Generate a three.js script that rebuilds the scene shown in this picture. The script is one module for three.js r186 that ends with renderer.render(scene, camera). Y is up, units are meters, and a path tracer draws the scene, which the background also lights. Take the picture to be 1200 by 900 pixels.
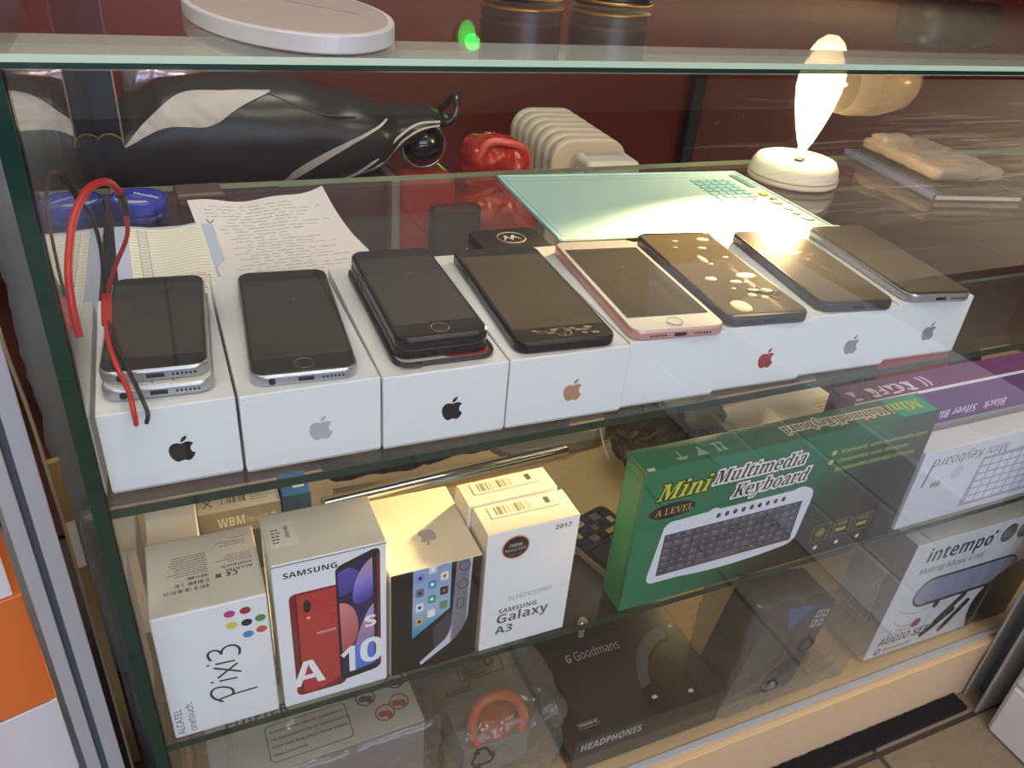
import * as THREE from 'three';
import { RoundedBoxGeometry } from 'three/addons/geometries/RoundedBoxGeometry.js';
import { mergeGeometries, mergeVertices } from 'three/addons/utils/BufferGeometryUtils.js';
import { ImprovedNoise } from 'three/addons/math/ImprovedNoise.js';
import { RectAreaLightUniformsLib } from 'three/addons/lights/RectAreaLightUniformsLib.js';

// ---------- camera, light, exposure ----------
const scene = new THREE.Scene();
const camera = new THREE.PerspectiveCamera(52.022, 4 / 3, 0.02, 30);
camera.position.set(0.0456, 0.2791, 0.3651);
camera.rotation.order = 'YXZ';
camera.rotation.set(-0.54318, -0.45408, 0.0923);
const renderer = new THREE.WebGLRenderer();
renderer.toneMapping = THREE.LinearToneMapping;
renderer.toneMappingExposure = 1.58;
renderer.shadowMap.enabled = true;
RectAreaLightUniformsLib.init();
scene.background = new THREE.Color(0x000000);
const CEIL_Y = 2.0;
const PANELS = [[0.55, 1.0, 1.3, 0.5, 3.8], [-1.3, 1.5, 0.6, 1.2, 5.5], [0.4, -0.75, 1.2, 0.3, 9.0]];   // ceiling panels: x, z, width, depth, intensity; last one added to brighten lower shelf
const LAMP = { at: [0.818, 0.118, -0.425], color: 0xffd699, intensity: 0.11, spot: 11, aim: [0.2, -0.17, 0.0], cone: 0.33, glow: 9 };
const ADDED_DAYLIGHT = { at: [0.2, 0.75, 2.93], w: 2.2, h: 1.9, intensity: 1.4 };            // added, unseen glazed shop front lighting the goods from the front

// ---------- helpers ----------
let seed = 7;
const rnd = () => { seed = (seed * 1664525 + 1013904223) % 4294967296; return seed / 4294967296; };
const rr = (a, b) => a + (b - a) * rnd();
const noise = new ImprovedNoise();
const names = {};
const numbered = (n) => { const k = names[n] = (names[n] ?? -1) + 1; return k ? n + '_' + String(k).padStart(3, '0') : n; };
function tag(o, label, category, group) { o.userData = { label, category }; if (group) o.userData.group = group; return o; }
function thing(name, label, category, pos = [0, 0, 0], yaw = 0, group) {
  const o = new THREE.Group(); o.name = numbered(name); o.position.set(...pos); o.rotation.y = yaw;
  scene.add(o); return tag(o, label, category, group);
}
function part(name, geo, mat, parent, pos, rot) {
  const m = new THREE.Mesh(geo, mat); m.name = name; m.castShadow = m.receiveShadow = true;
  if (pos) m.position.set(...pos);
  if (rot) m.rotation.set(...rot);
  parent.add(m); return m;
}
function struct(name, geo, mat, pos, parent = scene) {
  const m = part(name, geo, mat, parent, pos);
  if (parent === scene) m.userData = { kind: 'structure' };
  return m;
}
const box = (w, h, d) => new THREE.BoxGeometry(w, h, d);
const rbox = (w, h, d, r = 0.001, s = 2) => new RoundedBoxGeometry(w, h, d, s, r);
const cyl = (r0, r1, h, n = 40) => new THREE.CylinderGeometry(r0, r1, h, n);
const tube = (pts, r, n = 60, k = 10) => new THREE.TubeGeometry(new THREE.CatmullRomCurve3(pts.map((p) => new THREE.Vector3(...p))), n, r, k);
const lathe = (pts, n = 48) => new THREE.LatheGeometry(pts.map((p) => new THREE.Vector2(...p)), n);
const at = (g, x, y, z) => g.translate(x, y, z);
const S = (color, roughness = 0.5, o = {}) => new THREE.MeshStandardMaterial({ color, roughness, ...o });
const P = (color, roughness = 0.5, o = {}) => new THREE.MeshPhysicalMaterial({ color, roughness, ...o });
function tx(w, h, draw, srgb = true) {
  const c = document.createElement('canvas'); c.width = w; c.height = h;
  draw(c.getContext('2d'), w, h);
  const t = new THREE.CanvasTexture(c); if (srgb) t.colorSpace = THREE.SRGBColorSpace;
  t.anisotropy = 8; return t;
}
const fill = (g, c, x, y, w, h) => { g.fillStyle = c; g.fillRect(x, y, w, h); };
function poly(g, c, pts) { g.fillStyle = c; g.beginPath(); pts.forEach(([x, y], i) => (i ? g.lineTo(x, y) : g.moveTo(x, y))); g.closePath(); g.fill(); }
function disc(g, c, x, y, rx, ry = rx) { g.fillStyle = c; g.beginPath(); g.ellipse(x, y, rx, ry, 0, 0, 7); g.fill(); }
function words(g, s, x, y, px, c, { font = 'sans-serif', w = '', rot = 0, skew = 0, sx = 1, align = 'left', stroke } = {}) {
  g.save(); g.translate(x, y); g.rotate(rot); g.transform(sx, 0, skew, 1, 0, 0);
  g.font = `${w} ${px}px ${font}`; g.textAlign = align; g.textBaseline = 'alphabetic';
  if (stroke) { g.lineJoin = 'round'; for (const [col, lw] of stroke) { g.strokeStyle = col; g.lineWidth = lw; g.strokeText(s, 0, 0); } }
  g.fillStyle = c; g.fillText(s, 0, 0); g.restore();
}
function barcode(g, x, y, w, h, c = '#2a2622') { for (let i = 0; i < w;) { const b = 1 + Math.floor(rnd() * 4); if (rnd() < 0.6) fill(g, c, x + i, y, b, h); i += b + (rnd() < 0.4 ? 2 : 1); } }
function smallprint(g, x, y, w, lines, lh, c = '#6b655c') { for (let l = 0; l < lines; l++) { let p = 0; const W = w * (0.6 + 0.4 * rnd()); while (p < W) { const b = 4 + rnd() * 14; fill(g, c, x + p, y + l * lh, b, lh * 0.38); p += b + 4; } } }
function grain(g, w, h, n, a, cols) { for (let i = 0; i < n; i++) { g.globalAlpha = a * rnd(); g.fillStyle = cols[Math.floor(rnd() * cols.length)]; g.fillRect(rnd() * w, rnd() * h, 1 + rnd() * 2, 1 + rnd() * 2); } g.globalAlpha = 1; }
const rep = (t, x, y) => { t.wrapS = t.wrapT = THREE.RepeatWrapping; t.repeat.set(x, y); return t; };
function roundRect(w, h, r, s = new THREE.Shape()) {
  const a = w / 2, b = h / 2;
  s.moveTo(-a + r, -b); s.lineTo(a - r, -b); s.absarc(a - r, -b + r, r, -Math.PI / 2, 0, false);
  s.lineTo(a, b - r); s.absarc(a - r, b - r, r, 0, Math.PI / 2, false);
  s.lineTo(-a + r, b); s.absarc(-a + r, b - r, r, Math.PI / 2, Math.PI, false);
  s.lineTo(-a, -b + r); s.absarc(-a + r, -b + r, r, Math.PI, Math.PI * 1.5, false);
  return s;
}
// a flat slab lying in xz: outline shape in (x, -z), bottom at y = 0
function slab(shape, t, bevel = 0.0005, seg = 2) {
  const g = new THREE.ExtrudeGeometry(shape, { depth: Math.max(t - 2 * bevel, 1e-5), bevelEnabled: bevel > 0, bevelSize: bevel, bevelThickness: bevel, bevelOffset: -bevel, bevelSegments: seg, curveSegments: shape.curves.length < 3 ? 64 : 8 });
  g.translate(0, 0, bevel); g.rotateX(-Math.PI / 2); return g;
}
// crumpled film or cloth: a rounded box pushed in and out by ridged noise
function crumple(w, h, d, amp, freq, sd, seg = 26, rf = 0.36) {
  const m = Math.max(w, h, d), n = (v) => Math.max(6, Math.round(seg * Math.sqrt(v / m)));
  let g = new THREE.BoxGeometry(w, h, d, n(w), n(h), n(d)); g.deleteAttribute('uv'); g.deleteAttribute('normal'); g = mergeVertices(g, 1e-6);
  const p = g.attributes.position, r = Math.min(w, h, d) * rf, v = new THREE.Vector3(), c = new THREE.Vector3(), lim = (t, s) => Math.max(-(s / 2 - r), Math.min(s / 2 - r, t));
  for (let i = 0; i < p.count; i++) {
    v.fromBufferAttribute(p, i); c.set(lim(v.x, w), lim(v.y, h), lim(v.z, d)); v.sub(c).normalize();
    const x = c.x + v.x * r, y = c.y + v.y * r, z = c.z + v.z * r, f = freq * 0.55;
    const a1 = 1 - 2 * Math.abs(noise.noise(x * f + sd, y * f, z * f)), a2 = 1 - 2 * Math.abs(noise.noise(x * f * 2.3, y * f * 2.3 + sd, z * f * 2.3 + 5)), a3 = Math.abs(noise.noise(x * f * 5 + 3, y * f * 5, z * f * 5 + sd));
    const k = amp * (a1 * 0.8 + a2 * 0.5 + a3 * 0.5 + 0.5);
    p.setXYZ(i, x + v.x * k, y + v.y * k, z + v.z * k);
  }
  g.computeVertexNormals(); return g;
}
const sit = (g, y = 0.0005) => { g.computeBoundingBox(); return g.translate(0, y - g.boundingBox.min.y, 0); };

// ---------- shared materials ----------
const woodTex = (base, streak, w = 512, h = 512) => tx(w, h, (g) => {
  fill(g, base, 0, 0, w, h);
  for (let i = 0; i < 260; i++) { g.globalAlpha = 0.05 + 0.1 * rnd(); g.strokeStyle = streak; g.lineWidth = 0.6 + rnd() * 2.4; const y = rnd() * h; g.beginPath(); g.moveTo(0, y); g.bezierCurveTo(w / 3, y + rr(-9, 9), w * 0.66, y + rr(-9, 9), w, y + rr(-5, 5)); g.stroke(); }
  g.globalAlpha = 1; grain(g, w, h, 2500, 0.12, [streak]);
});
const M = {};
M.white = S('#e9e8e4', 0.5); M.cream = S('#e4dccb', 0.6); M.kraft = S('#c9b48f', 0.8);
M.black = S('#121214', 0.45); M.blackGloss = P('#0c0c0e', 0.14, { clearcoat: 0.6 }); M.darkGrey = S('#3b3d40', 0.5); M.grey = S('#8c8f92', 0.55);
M.chrome = S('#d8d9dc', 0.15, { metalness: 1 }); M.alu = S('#b4b6b9', 0.4, { metalness: 0.35 }); M.brass = S('#b08a48', 0.3, { metalness: 1 });
M.glass = P('#fcfefd', 0.0, { transmission: 1, thickness: 0, ior: 1.5 });
M.edge = P('#0a3327', 0.12, { clearcoat: 0.5, transparent: true, opacity: 0.93 });
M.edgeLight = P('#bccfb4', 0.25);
M.film = P('#ececea', 0.08, { transmission: 0.95, thickness: 0, ior: 1.55 });
M.filmSoft = P('#e4e4e0', 0.1, { transmission: 0.9, thickness: 0 });
const woodMap = woodTex('#d9b98c', '#b08a58'); 
const plinthMap = woodTex('#d6b894', '#b08a60');
M.wood = S('#ffffff', 0.5, { map: woodMap });

// ---------- room ----------
const tileTex = tx(512, 512, (g, w, h) => {
  fill(g, '#857560', 0, 0, w, h);
  for (let i = 0; i < 1400; i++) { g.globalAlpha = 0.12 * rnd(); disc(g, ['#a8957b', '#6b5d4b', '#7d6e5a', '#b3a288'][i % 4], rnd() * w, rnd() * h, 3 + rnd() * 30, 2 + rnd() * 14); }
  g.globalAlpha = 1; grain(g, w, h, 9000, 0.3, ['#3d352b', '#a39278']);
});
const FLOOR = -0.5;
{
  const f = struct('floor', box(7, 0.1, 5.4), S('#4a4038', 0.8), [0.3, FLOOR - 0.053, 0.3]);
  const mats = [0, 1, 2, 3].map((i) => { const t = tileTex.clone(); t.wrapS = t.wrapT = THREE.RepeatWrapping; t.offset.set(i * 0.27, i * 0.41); t.rotation = i * 1.57; return S(['#ffffff', '#ece6dc', '#f6efe2', '#e0d9cf'][i], 0.55, { map: t }); });
  const g = rbox(0.327, 0.008, 0.327, 0.0015, 1), T = 0.333, gs = rbox(0.327, 0.008, 0.05, 0.0015, 1);
  let k = 0;
  for (let i = -6; i < 6; i++) {
    for (let j = 0; j < 6; j++) part(k ? 'tile_' + String(k).padStart(3, '0') : 'tile', g, mats[(i * 3 + j * 5 + 60) % 4], f, [0.695 + (i + 0.5) * T - 0.3, 0.049, 0.056 + (j + 0.5) * T - 0.3]), k++;
    part('tile_' + String(k).padStart(3, '0'), gs, mats[(i + 8) % 4], f, [0.695 + (i + 0.5) * T - 0.3, 0.049, 0.028 - 0.3]), k++;
  }
  struct('wall_back', box(7, 1.0, 0.1), S('#6a2a22', 0.5), [0.3, 0.0, -1.8]);
  const wb = struct('trim_1', box(7, 1.6, 0.1), S('#7d756c', 0.7), [0.3, 1.3, -1.8]);
  struct('wall_left', box(0.1, 2.6, 5.4), S('#8d8a86', 0.8), [-3.15, 0.8, 0.4]);
  struct('wall_right', box(0.1, 2.6, 5.4), S('#5d2320', 0.6), [3.75, 0.8, 0.4]);
  struct('wall_front', box(7, 2.6, 0.1), S('#d4d1cd', 0.8), [0.3, 0.8, 3.0]);
  struct('ceiling', box(7, 0.1, 5.4), S('#d9d8d5', 0.9), [0.3, CEIL_Y + 0.08, 0.4]);
  struct('trim_2', box(7, 0.004, 1.15), S('#4c2822', 0.5), [0.3, FLOOR + 0.001, -1.17]);    // dark red lino behind the counter
  {
    const { at: [x, y, z], w, h, intensity } = ADDED_DAYLIGHT;
    const win = struct('added_window_1', box(w, h, 0.02), S('#dfe8ff', 0.3, { emissive: '#e2eaff', emissiveIntensity: 1.2 }), [x, y, z]);  // unseen window, added as a light source for the box fronts
    part('added_window_frame', mergeGeometries([at(box(w + 0.12, 0.06, 0.06), 0, h / 2 + 0.03, 0), at(box(w + 0.12, 0.06, 0.06), 0, -h / 2 - 0.03, 0), at(box(0.06, h, 0.06), -w / 2 - 0.03, 0, 0), at(box(0.06, h, 0.06), w / 2 + 0.03, 0, 0)]), M.alu, win);
    const l = new THREE.RectAreaLight('#bfd0ff', intensity, w, h); l.position.set(0, 0, -0.03); win.add(l);
  }
  for (const [x, z, w, d, I] of PANELS) {
    const t = thing('ceiling_light', z < 0 ? 'slim unseen ceiling light panel added above the counter to brighten its shelves' : x < 0 ? 'ceiling light panel over the left aisle of the shop' : 'large ceiling light panel in front of the counter', 'ceiling light', [x, CEIL_Y + 0.03, z]);
    part('housing', box(w + 0.04, 0.05, d + 0.04), M.white, t, [0, 0.01, 0]);
    part('diffuser', box(w, 0.01, d), S('#ffffff', 0.6, { emissive: '#fff2e0', emissiveIntensity: 2.2 }), t, [0, -0.021, 0]);
    const l = new THREE.RectAreaLight(z < 0 ? '#fff6ec' : '#fff0dc', I, w, d); l.position.set(0, -0.035, 0); l.rotation.x = -Math.PI / 2; t.add(l);
  }
}
// low wall of white painted bricks beside the counter
{
  const paint = tx(512, 512, (g, w, h) => { fill(g, '#dadbe0', 0, 0, w, h); grain(g, w, h, 5000, 0.2, ['#b9bac2', '#f2f3f6', '#a5a6ae']); });
  const pm = S('#ffffff', 0.5, { map: paint, bumpMap: paint, bumpScale: 0.002 });
  const p = struct('wall_side', box(0.3, 0.24, 0.7), S('#cfd0d6', 0.7), [1.0, FLOOR + 0.12, 0.425]);
  const b1 = rbox(0.012, 0.077, 0.222, 0.004, 2), b2 = rbox(0.012, 0.077, 0.110, 0.004, 2);
  let k = 0;
  for (let r = 0; r < 3; r++) for (let c = 0; c < 4; c++) {
    const odd = r % 2; if (!odd && c === 3) continue;
    const z = odd ? (c === 0 ? 0.0535 : 0.226 * c) : 0.11 + 0.226 * c; if (z > 0.62) continue;
    part(k ? 'brick_' + String(k).padStart(3, '0') : 'brick', odd && c === 0 ? b2 : b1, pm, p, [-0.150 + rr(-0.0008, 0.0008), -0.12 + 0.040 + r * 0.080, -0.35 + 0.004 + z]); k++;
  }
}
// aluminium channel standing against the counter plinth
{
  const t = thing('metal_channel', 'upright grey aluminium channel standing between the counter and the low white brick wall', 'channel', [0.853, FLOOR, 0.0325]);
  part('flange', rbox(0.048, 2.3, 0.003, 0.0006), M.alu, t, [0.031, 1.15, 0.0]);
  part('flange', rbox(0.048, 2.3, 0.003, 0.0006), M.alu, t, [0.022, 1.15, 0.0235]);
  part('web', rbox(0.003, 2.3, 0.024, 0.0006), S('#7d8896', 0.4, { metalness: 0.6 }), t, [0.034, 1.15, 0.0118]);
}
{
  const ct = tx(512, 128, (g, w, h) => { fill(g, '#0c0c0d', 0, 0, w, h); grain(g, w, h, 6000, 0.5, ['#26262a', '#000000', '#3a3a3c']); });
  const g = new THREE.BoxGeometry(0.856, 0.006, 0.0205, 400, 1, 8), p = g.attributes.position;
  for (let i = 0; i < p.count; i++) if (p.getY(i) > 0) p.setY(i, 0.003 + 0.0022 * noise.noise(p.getX(i) * 260, p.getZ(i) * 260, 2));
  g.computeVertexNormals();
  tag(part('carpet_strip', g, S('#ffffff', 0.95, { map: rep(ct, 6, 1) }), scene, [0.414, FLOOR + 0.0047, 0.0403]), 'narrow black carpet strip on the floor along the wooden counter base', 'carpet');
  scene.children.at(-1).name = numbered('carpet_strip');
}

// ---------- the glass counter ----------
const X0 = -0.0005, X1 = 1.6, S2 = -0.196, DECK = -0.41, TOPB = 0.2155, TOPT = 0.2205;
const counter = thing('display_counter', 'glass shop display counter with green edged shelves on a pale wooden base', 'display counter', [0, FLOOR, 0]);
{
  const C = counter, o = -FLOOR;
  const g1 = (name, x0, x1, y0, y1, z0, z1, mat = M.glass) => part(name, at(box(x1 - x0, y1 - y0, z1 - z0), (x0 + x1) / 2, (y0 + y1) / 2 + o, (z0 + z1) / 2), mat, C);
  const top = g1('glass_top', -0.03, X1 + 0.03, TOPB, TOPT, -0.56, 0.0200);
  const e = (p, x0, x1, y0, y1, z0, z1, mat = M.edge) => { const m = part('glass_edge', at(box(x1 - x0, y1 - y0, z1 - z0), (x0 + x1) / 2, (y0 + y1) / 2 + o, (z0 + z1) / 2), mat, p); return m; };
  e(top, -0.03, X1 + 0.03, TOPB + 0.0022, TOPT, 0.0200, 0.0206, M.edgeLight);
  e(top, -0.03, X1 + 0.03, TOPB, TOPB + 0.0022, 0.0200, 0.0206);
  const strip = g1('reflection_strip', -0.02, X1, TOPB - 0.0012, TOPB - 0.0004, -0.062, 0.004, P('#e9ece2', 0.6, { transmission: 0.4, thickness: 0 }));  // pale reflection on the glass top, built as a thin strip
  const side = g1('side_glass', -0.0075, X0, DECK, TOPB - 0.0002, -0.52, 0.0170);
  e(side, -0.0075, X0, DECK, TOPB - 0.0002, 0.0170, 0.0176);
  e(side, -0.0075, X0, DECK, TOPB - 0.0002, -0.5206, -0.52);
  const front = g1('front_glass', X0 + 0.0006, X1, DECK + 0.001, TOPB - 0.0014, 0.0105, 0.0160);
  e(front, X0, X0 + 0.0006, DECK + 0.001, TOPB - 0.0014, 0.0105, 0.0160, P('#2a0e0e', 0.1, { transparent: true, opacity: 0.8 }));  // dark red reflection at the pane end, put into the edge colour
  g1('right_glass', X1, X1 + 0.006, DECK, TOPB - 0.0002, -0.52, 0.0160);
  const s1 = g1('glass_shelf', X0 + 0.0003, X1, -0.0058, -0.0002, -0.52, 0.0070);
  e(s1, X0 + 0.0003, X1, -0.0058, -0.0002, 0.0070, 0.0076); e(s1, X0 + 0.0003, X1, -0.0058, -0.0002, -0.5205, -0.52, M.edgeLight);
  const s2 = g1('glass_shelf', X0 + 0.0003, X1, S2 - 0.0058, S2 - 0.0002, -0.44, 0.0070);
  e(s2, X0 + 0.0003, X1, S2 - 0.0058, S2 - 0.0002, 0.0070, 0.0076); e(s2, X0 + 0.0003, X1, S2 - 0.0058, S2 - 0.0002, -0.4405, -0.44, M.edgeLight);
  const wm = [M.wood, M.wood, M.wood, M.wood, M.wood, M.wood];
  part('wooden_deck', at(rbox(X1 + 0.012, 0.018, 0.555, 0.0012), X1 / 2, DECK - 0.0092 + o, -0.2475), S('#ffffff', 0.45, { map: rep(woodMap.clone(), 4, 2) }), C);
  part('plinth_board', at(rbox(X1 + 0.012, 0.072, 0.018, 0.001), X1 / 2, -0.4644 + o, 0.0200), S('#ffffff', 0.5, { map: rep(plinthMap, 3, 0.4) }), C);
  part('glazing_channel', at(rbox(X1, 0.0036, 0.0060, 0.0006), X1 / 2, DECK + 0.0017 + o, 0.0198), S('#b3b4b2', 0.45, { metalness: 0.2 }), C);
  // shelf pegs
  for (const [x, y, z] of [[0.306, S2 - 0.013, 0.0], [0.198, S2 - 0.02, -0.02]]) {
    const pg = part('shelf_peg', at(cyl(0.0028, 0.0028, 0.018, 20), x, y + o, z), M.chrome, C);
    part('peg_collar', at(cyl(0.0042, 0.0042, 0.003, 20), x, S2 - 0.0075 + o, z), M.chrome, pg);
  }
  // navy strap bracket with a round end cap at the back left corner
  const br = part('hinge_bracket', at(rbox(0.022, 0.16, 0.006, 0.001), 0.0085, 0.132 + o, -0.505), S('#141c2e', 0.35), C);
  part('bracket_trim', at(rbox(0.0016, 0.16, 0.008, 0.0004), 0.0202, 0.132 + o, -0.505), S('#8f8a7a', 0.45, { metalness: 0.4 }), br);
  part('end_cap', at(new THREE.CylinderGeometry(0.0125, 0.0125, 0.014, 32).rotateX(Math.PI / 2), 0.0085, 0.049 + o, -0.5), S('#15161a', 0.4), br);
  part('cap_ring', at(new THREE.TorusGeometry(0.0125, 0.0010, 10, 32, Math.PI), 0.0085, 0.049 + o, -0.4935), S('#7d6a42', 0.4, { metalness: 0.7 }), br);
  part('clamp_screw', at(new THREE.CylinderGeometry(0.006, 0.007, 0.008, 24).rotateZ(Math.PI / 2), 0.0035, 0.165 + o, -0.30), M.brass, C);
  // dust film: greasy wipe marks and specks that catch the lamp
  // alpha of a film: an even base, soft blotches, hair-fine wipe marks gathered round (gx, gy), specks
  const dust = (w, h, base, streaks, specks, sa, gx = 0.5, gy = 0.5, gs = 1) => tx(w, h, (g) => {
    fill(g, '#000000', 0, 0, w, h);
    const q = g.createRadialGradient(gx * w, gy * h, 0, gx * w, gy * h, w * 0.5); q.addColorStop(0, `rgba(255,255,255,${base})`); q.addColorStop(1, 'rgba(255,255,255,0)'); g.fillStyle = q; g.fillRect(0, 0, w, h);
    const ga = () => (rnd() + rnd() + rnd() - 1.5) / 1.5;
    for (let i = 0; i < streaks; i++) {
      const cy = h * (gy + 0.5 * gs * ga()), cx = w * (gx + 0.5 * gs * ga()), len = w * (0.008 + 0.045 * rnd()); g.globalAlpha = sa * rnd(); g.strokeStyle = '#fff'; g.lineWidth = 0.4 + 0.6 * rnd();
      g.beginPath(); g.moveTo(cx - len, cy + rr(-4, 4)); g.quadraticCurveTo(cx, cy + rr(-6, 6), cx + len, cy + rr(-4, 4)); g.stroke();
    }
    for (let i = 0; i < specks; i++) { g.globalAlpha = 0.1 + 0.4 * rnd() * rnd(); disc(g, '#fff', w * (gx + 0.6 * ga()), h * (gy + 0.6 * ga()), 0.5 + rnd() * 0.8); }
    g.globalAlpha = 1;
  }, false);
  const dm = (t, op) => P('#efe6da', 1, { transmission: 0.9, thickness: 0, alphaMap: t, transparent: true, opacity: op, depthWrite: false });
  part('dust_film', box(0.95, 0.132, 0.0001), dm(dust(2048, 285, 0.16, 900, 1600, 0.35, 0.42, 0.45), 0.85), front, [0.78, 0.146 + o, 0.0162]);
  part('dust_film', box(1.3, 0.5, 0.0001), dm(dust(2048, 780, 0.36, 900, 14000, 0.2, 0.55, 0.5), 0.95), top, [0.75, TOPB - 0.0003 + o, -0.31], [-Math.PI / 2, 0, 0]);
  part('dust_film', box(0.62, 0.36, 0.0001), dm(dust(1800, 1000, 0.05, 300, 12000, 0.12, 0.4, 0.4), 0.6), s1, [0.93, -0.0061 + o, -0.33], [-Math.PI / 2, 0, 0]);
}

// ---------- phone boxes on the upper shelf ----------
function fruitShapes(size) {
  const k = size / 24, out = [];
  const mk = (x, y, cs) => {
    const s = new THREE.Shape(); const X = (v) => (v - 12) * k, Y = (v) => (12 - v) * k; s.moveTo(X(x), Y(y));
    for (const [a, b, c, d, e, f] of cs) { s.bezierCurveTo(X(x + a), Y(y + b), X(x + c), Y(y + d), X(x + e), Y(y + f)); x += e; y += f; }
    out.push(s);
  };
  mk(12.15, 6.9, [[-0.95, 0, -2.4, -1.08, -3.96, -1.04], [-2.04, 0.03, -3.9, 1.18, -4.96, 3.0], [-2.1, 3.7, -0.55, 9.1, 1.5, 12.1], [1, 1.45, 2.2, 3.1, 3.8, 3.04]]
    .concat([[1.5, -0.06, 2.1, -1, 3.94, -1], [1.83, 0, 2.35, 1, 3.96, 0.95], [1.64, -0.03, 2.7, -1.5, 3.7, -2.95], [1.16, -1.7, 1.64, -3.3, 1.66, -3.4]])
    .concat([[-0.04, 0, -3.2, -1.2, -3.2, -4.86], [-0.03, -3.04, 2.5, -4.5, 2.6, -4.56], [-1.43, -2.1, -3.6, -2.3, -4.4, -2.38], [-2, -0.16, -3.7, 1.1, -4.6, 1.1]]));
  mk(15.5, 3.83, [[0.84, -1, 1.4, -2.4, 1.24, -3.83], [-1.2, 0.05, -2.66, 0.8, -3.53, 1.8], [-0.78, 0.9, -1.45, 2.34, -1.27, 3.7], [1.34, 0.1, 2.7, -0.7, 3.56, -1.7]]);
  return out;
}
const fruitGeo = (size) => new THREE.ExtrudeGeometry(fruitShapes(size), { depth: 0.00015, bevelEnabled: false, curveSegments: 10 });
const paperBump = tx(256, 256, (g, w, h) => { fill(g, '#808080', 0, 0, w, h); grain(g, w, h, 9000, 0.4, ['#606060', '#a0a0a0']); }, false);
const cartonWhite = S('#ebebeb', 0.42, { bumpMap: rep(paperBump, 2, 2), bumpScale: 0.00006 });
const cartonSeam = S('#b9b6ae', 0.7);
const BOXES = [
  [0.0004, 0.0667, -0.0049, 0.0495, 0, '#17171a', 'white phone box with a black fruit logo, under the pair of silver phones', 0.135],
  [0.0678, 0.1440, -0.0029, 0.0500, 0, '#b4b5b6', 'white phone box with a pale silver fruit logo, second from the left', 0.157],
  [0.1446, 0.2214, -0.0013, 0.0495, 1, '#15161c', 'white phone box with a black fruit logo, under the stack with the red lined case', 0.157],
  [0.2220, 0.3042, 0.0000, 0.0495, 1.6, '#b98a70', 'white phone box with a copper fruit logo, under the large black phone', 0.163],
  [0.3048, 0.3781, 0.0000, 0.0500, 2, null, 'plain white phone box with a blank front, under the rose gold phone', 0.163],
  [0.3787, 0.4542, 0.0002, 0.0497, 2.4, '#9c2a2e', 'white phone box with a red fruit logo', 0.157],
  [0.4548, 0.5374, 0.0004, 0.0493, 2.8, '#8f9093', 'white phone box with a grey fruit logo, second from the right end', 0.157],
  [0.5382, 0.6144, 0.0000, 0.0500, 3.0, '#8b8c90', 'white phone box with a grey fruit logo, at the right end of the row', 0.157],
];
const logoGeo = fruitGeo(0.0158);
for (const [x0, x1, z, h, yaw, logo, label, len] of BOXES) {
  const w = x1 - x0, t = thing('phone_box', label, 'phone box', [(x0 + x1) / 2, 0, z], -yaw * Math.PI / 180, 'white phone boxes in a row on the upper shelf');
  part('tray', at(rbox(w - 0.001, 0.004, len - 0.001, 0.0008), 0, 0.0020, -len / 2), cartonSeam, t);
  part('lid', at(rbox(w - 0.0004, h - 0.0016, len, 0.0009, 3), 0, 0.0016 + (h - 0.0016) / 2, -len / 2), cartonWhite, t);
  if (logo) part('logo', logoGeo, S(logo, 0.35), t, [0.0035, h * 0.45, 0.00002]);
}

// ---------- phones ----------
const smudge = tx(512, 1024, (g, w, h) => {
  fill(g, '#303030', 0, 0, w, h);
  for (let i = 0; i < 60; i++) { g.globalAlpha = 0.08 + 0.15 * rnd(); disc(g, '#9a9a9a', rnd() * w, rnd() * h, 8 + rnd() * 60, 8 + rnd() * 40); }
  for (let i = 0; i < 50; i++) { g.globalAlpha = 0.1 + 0.2 * rnd(); g.strokeStyle = '#bbb'; g.lineWidth = 1 + rnd() * 3; const x = rnd() * w, y = rnd() * h; g.beginPath(); g.moveTo(x, y); g.lineTo(x + rr(-60, 60), y + rr(-90, 90)); g.stroke(); }
  g.globalAlpha = 1; grain(g, w, h, 5000, 0.4, ['#cccccc']);
}, false);
const screenMat = (brownish) => P(brownish ? '#4a4133' : '#3a3a38', brownish ? 0.6 : 0.6, { roughnessMap: smudge, ior: 1.6 });  // reflected grey and brown of the screens put into their base colour
const scrClean = screenMat(false), scrBrownish = screenMat(true);
const bodySilver = S('#b9bbbf', 0.32, { metalness: 0.8 }), bodyBlack = S('#1b1c1f', 0.3, { metalness: 0.5 }), bodySpace = S('#54565a', 0.35, { metalness: 0.75 }), bodyRose = S('#d9a9a0', 0.38, { metalness: 0.55 });
const hole = S('#0b0b0c', 0.8);
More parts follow.
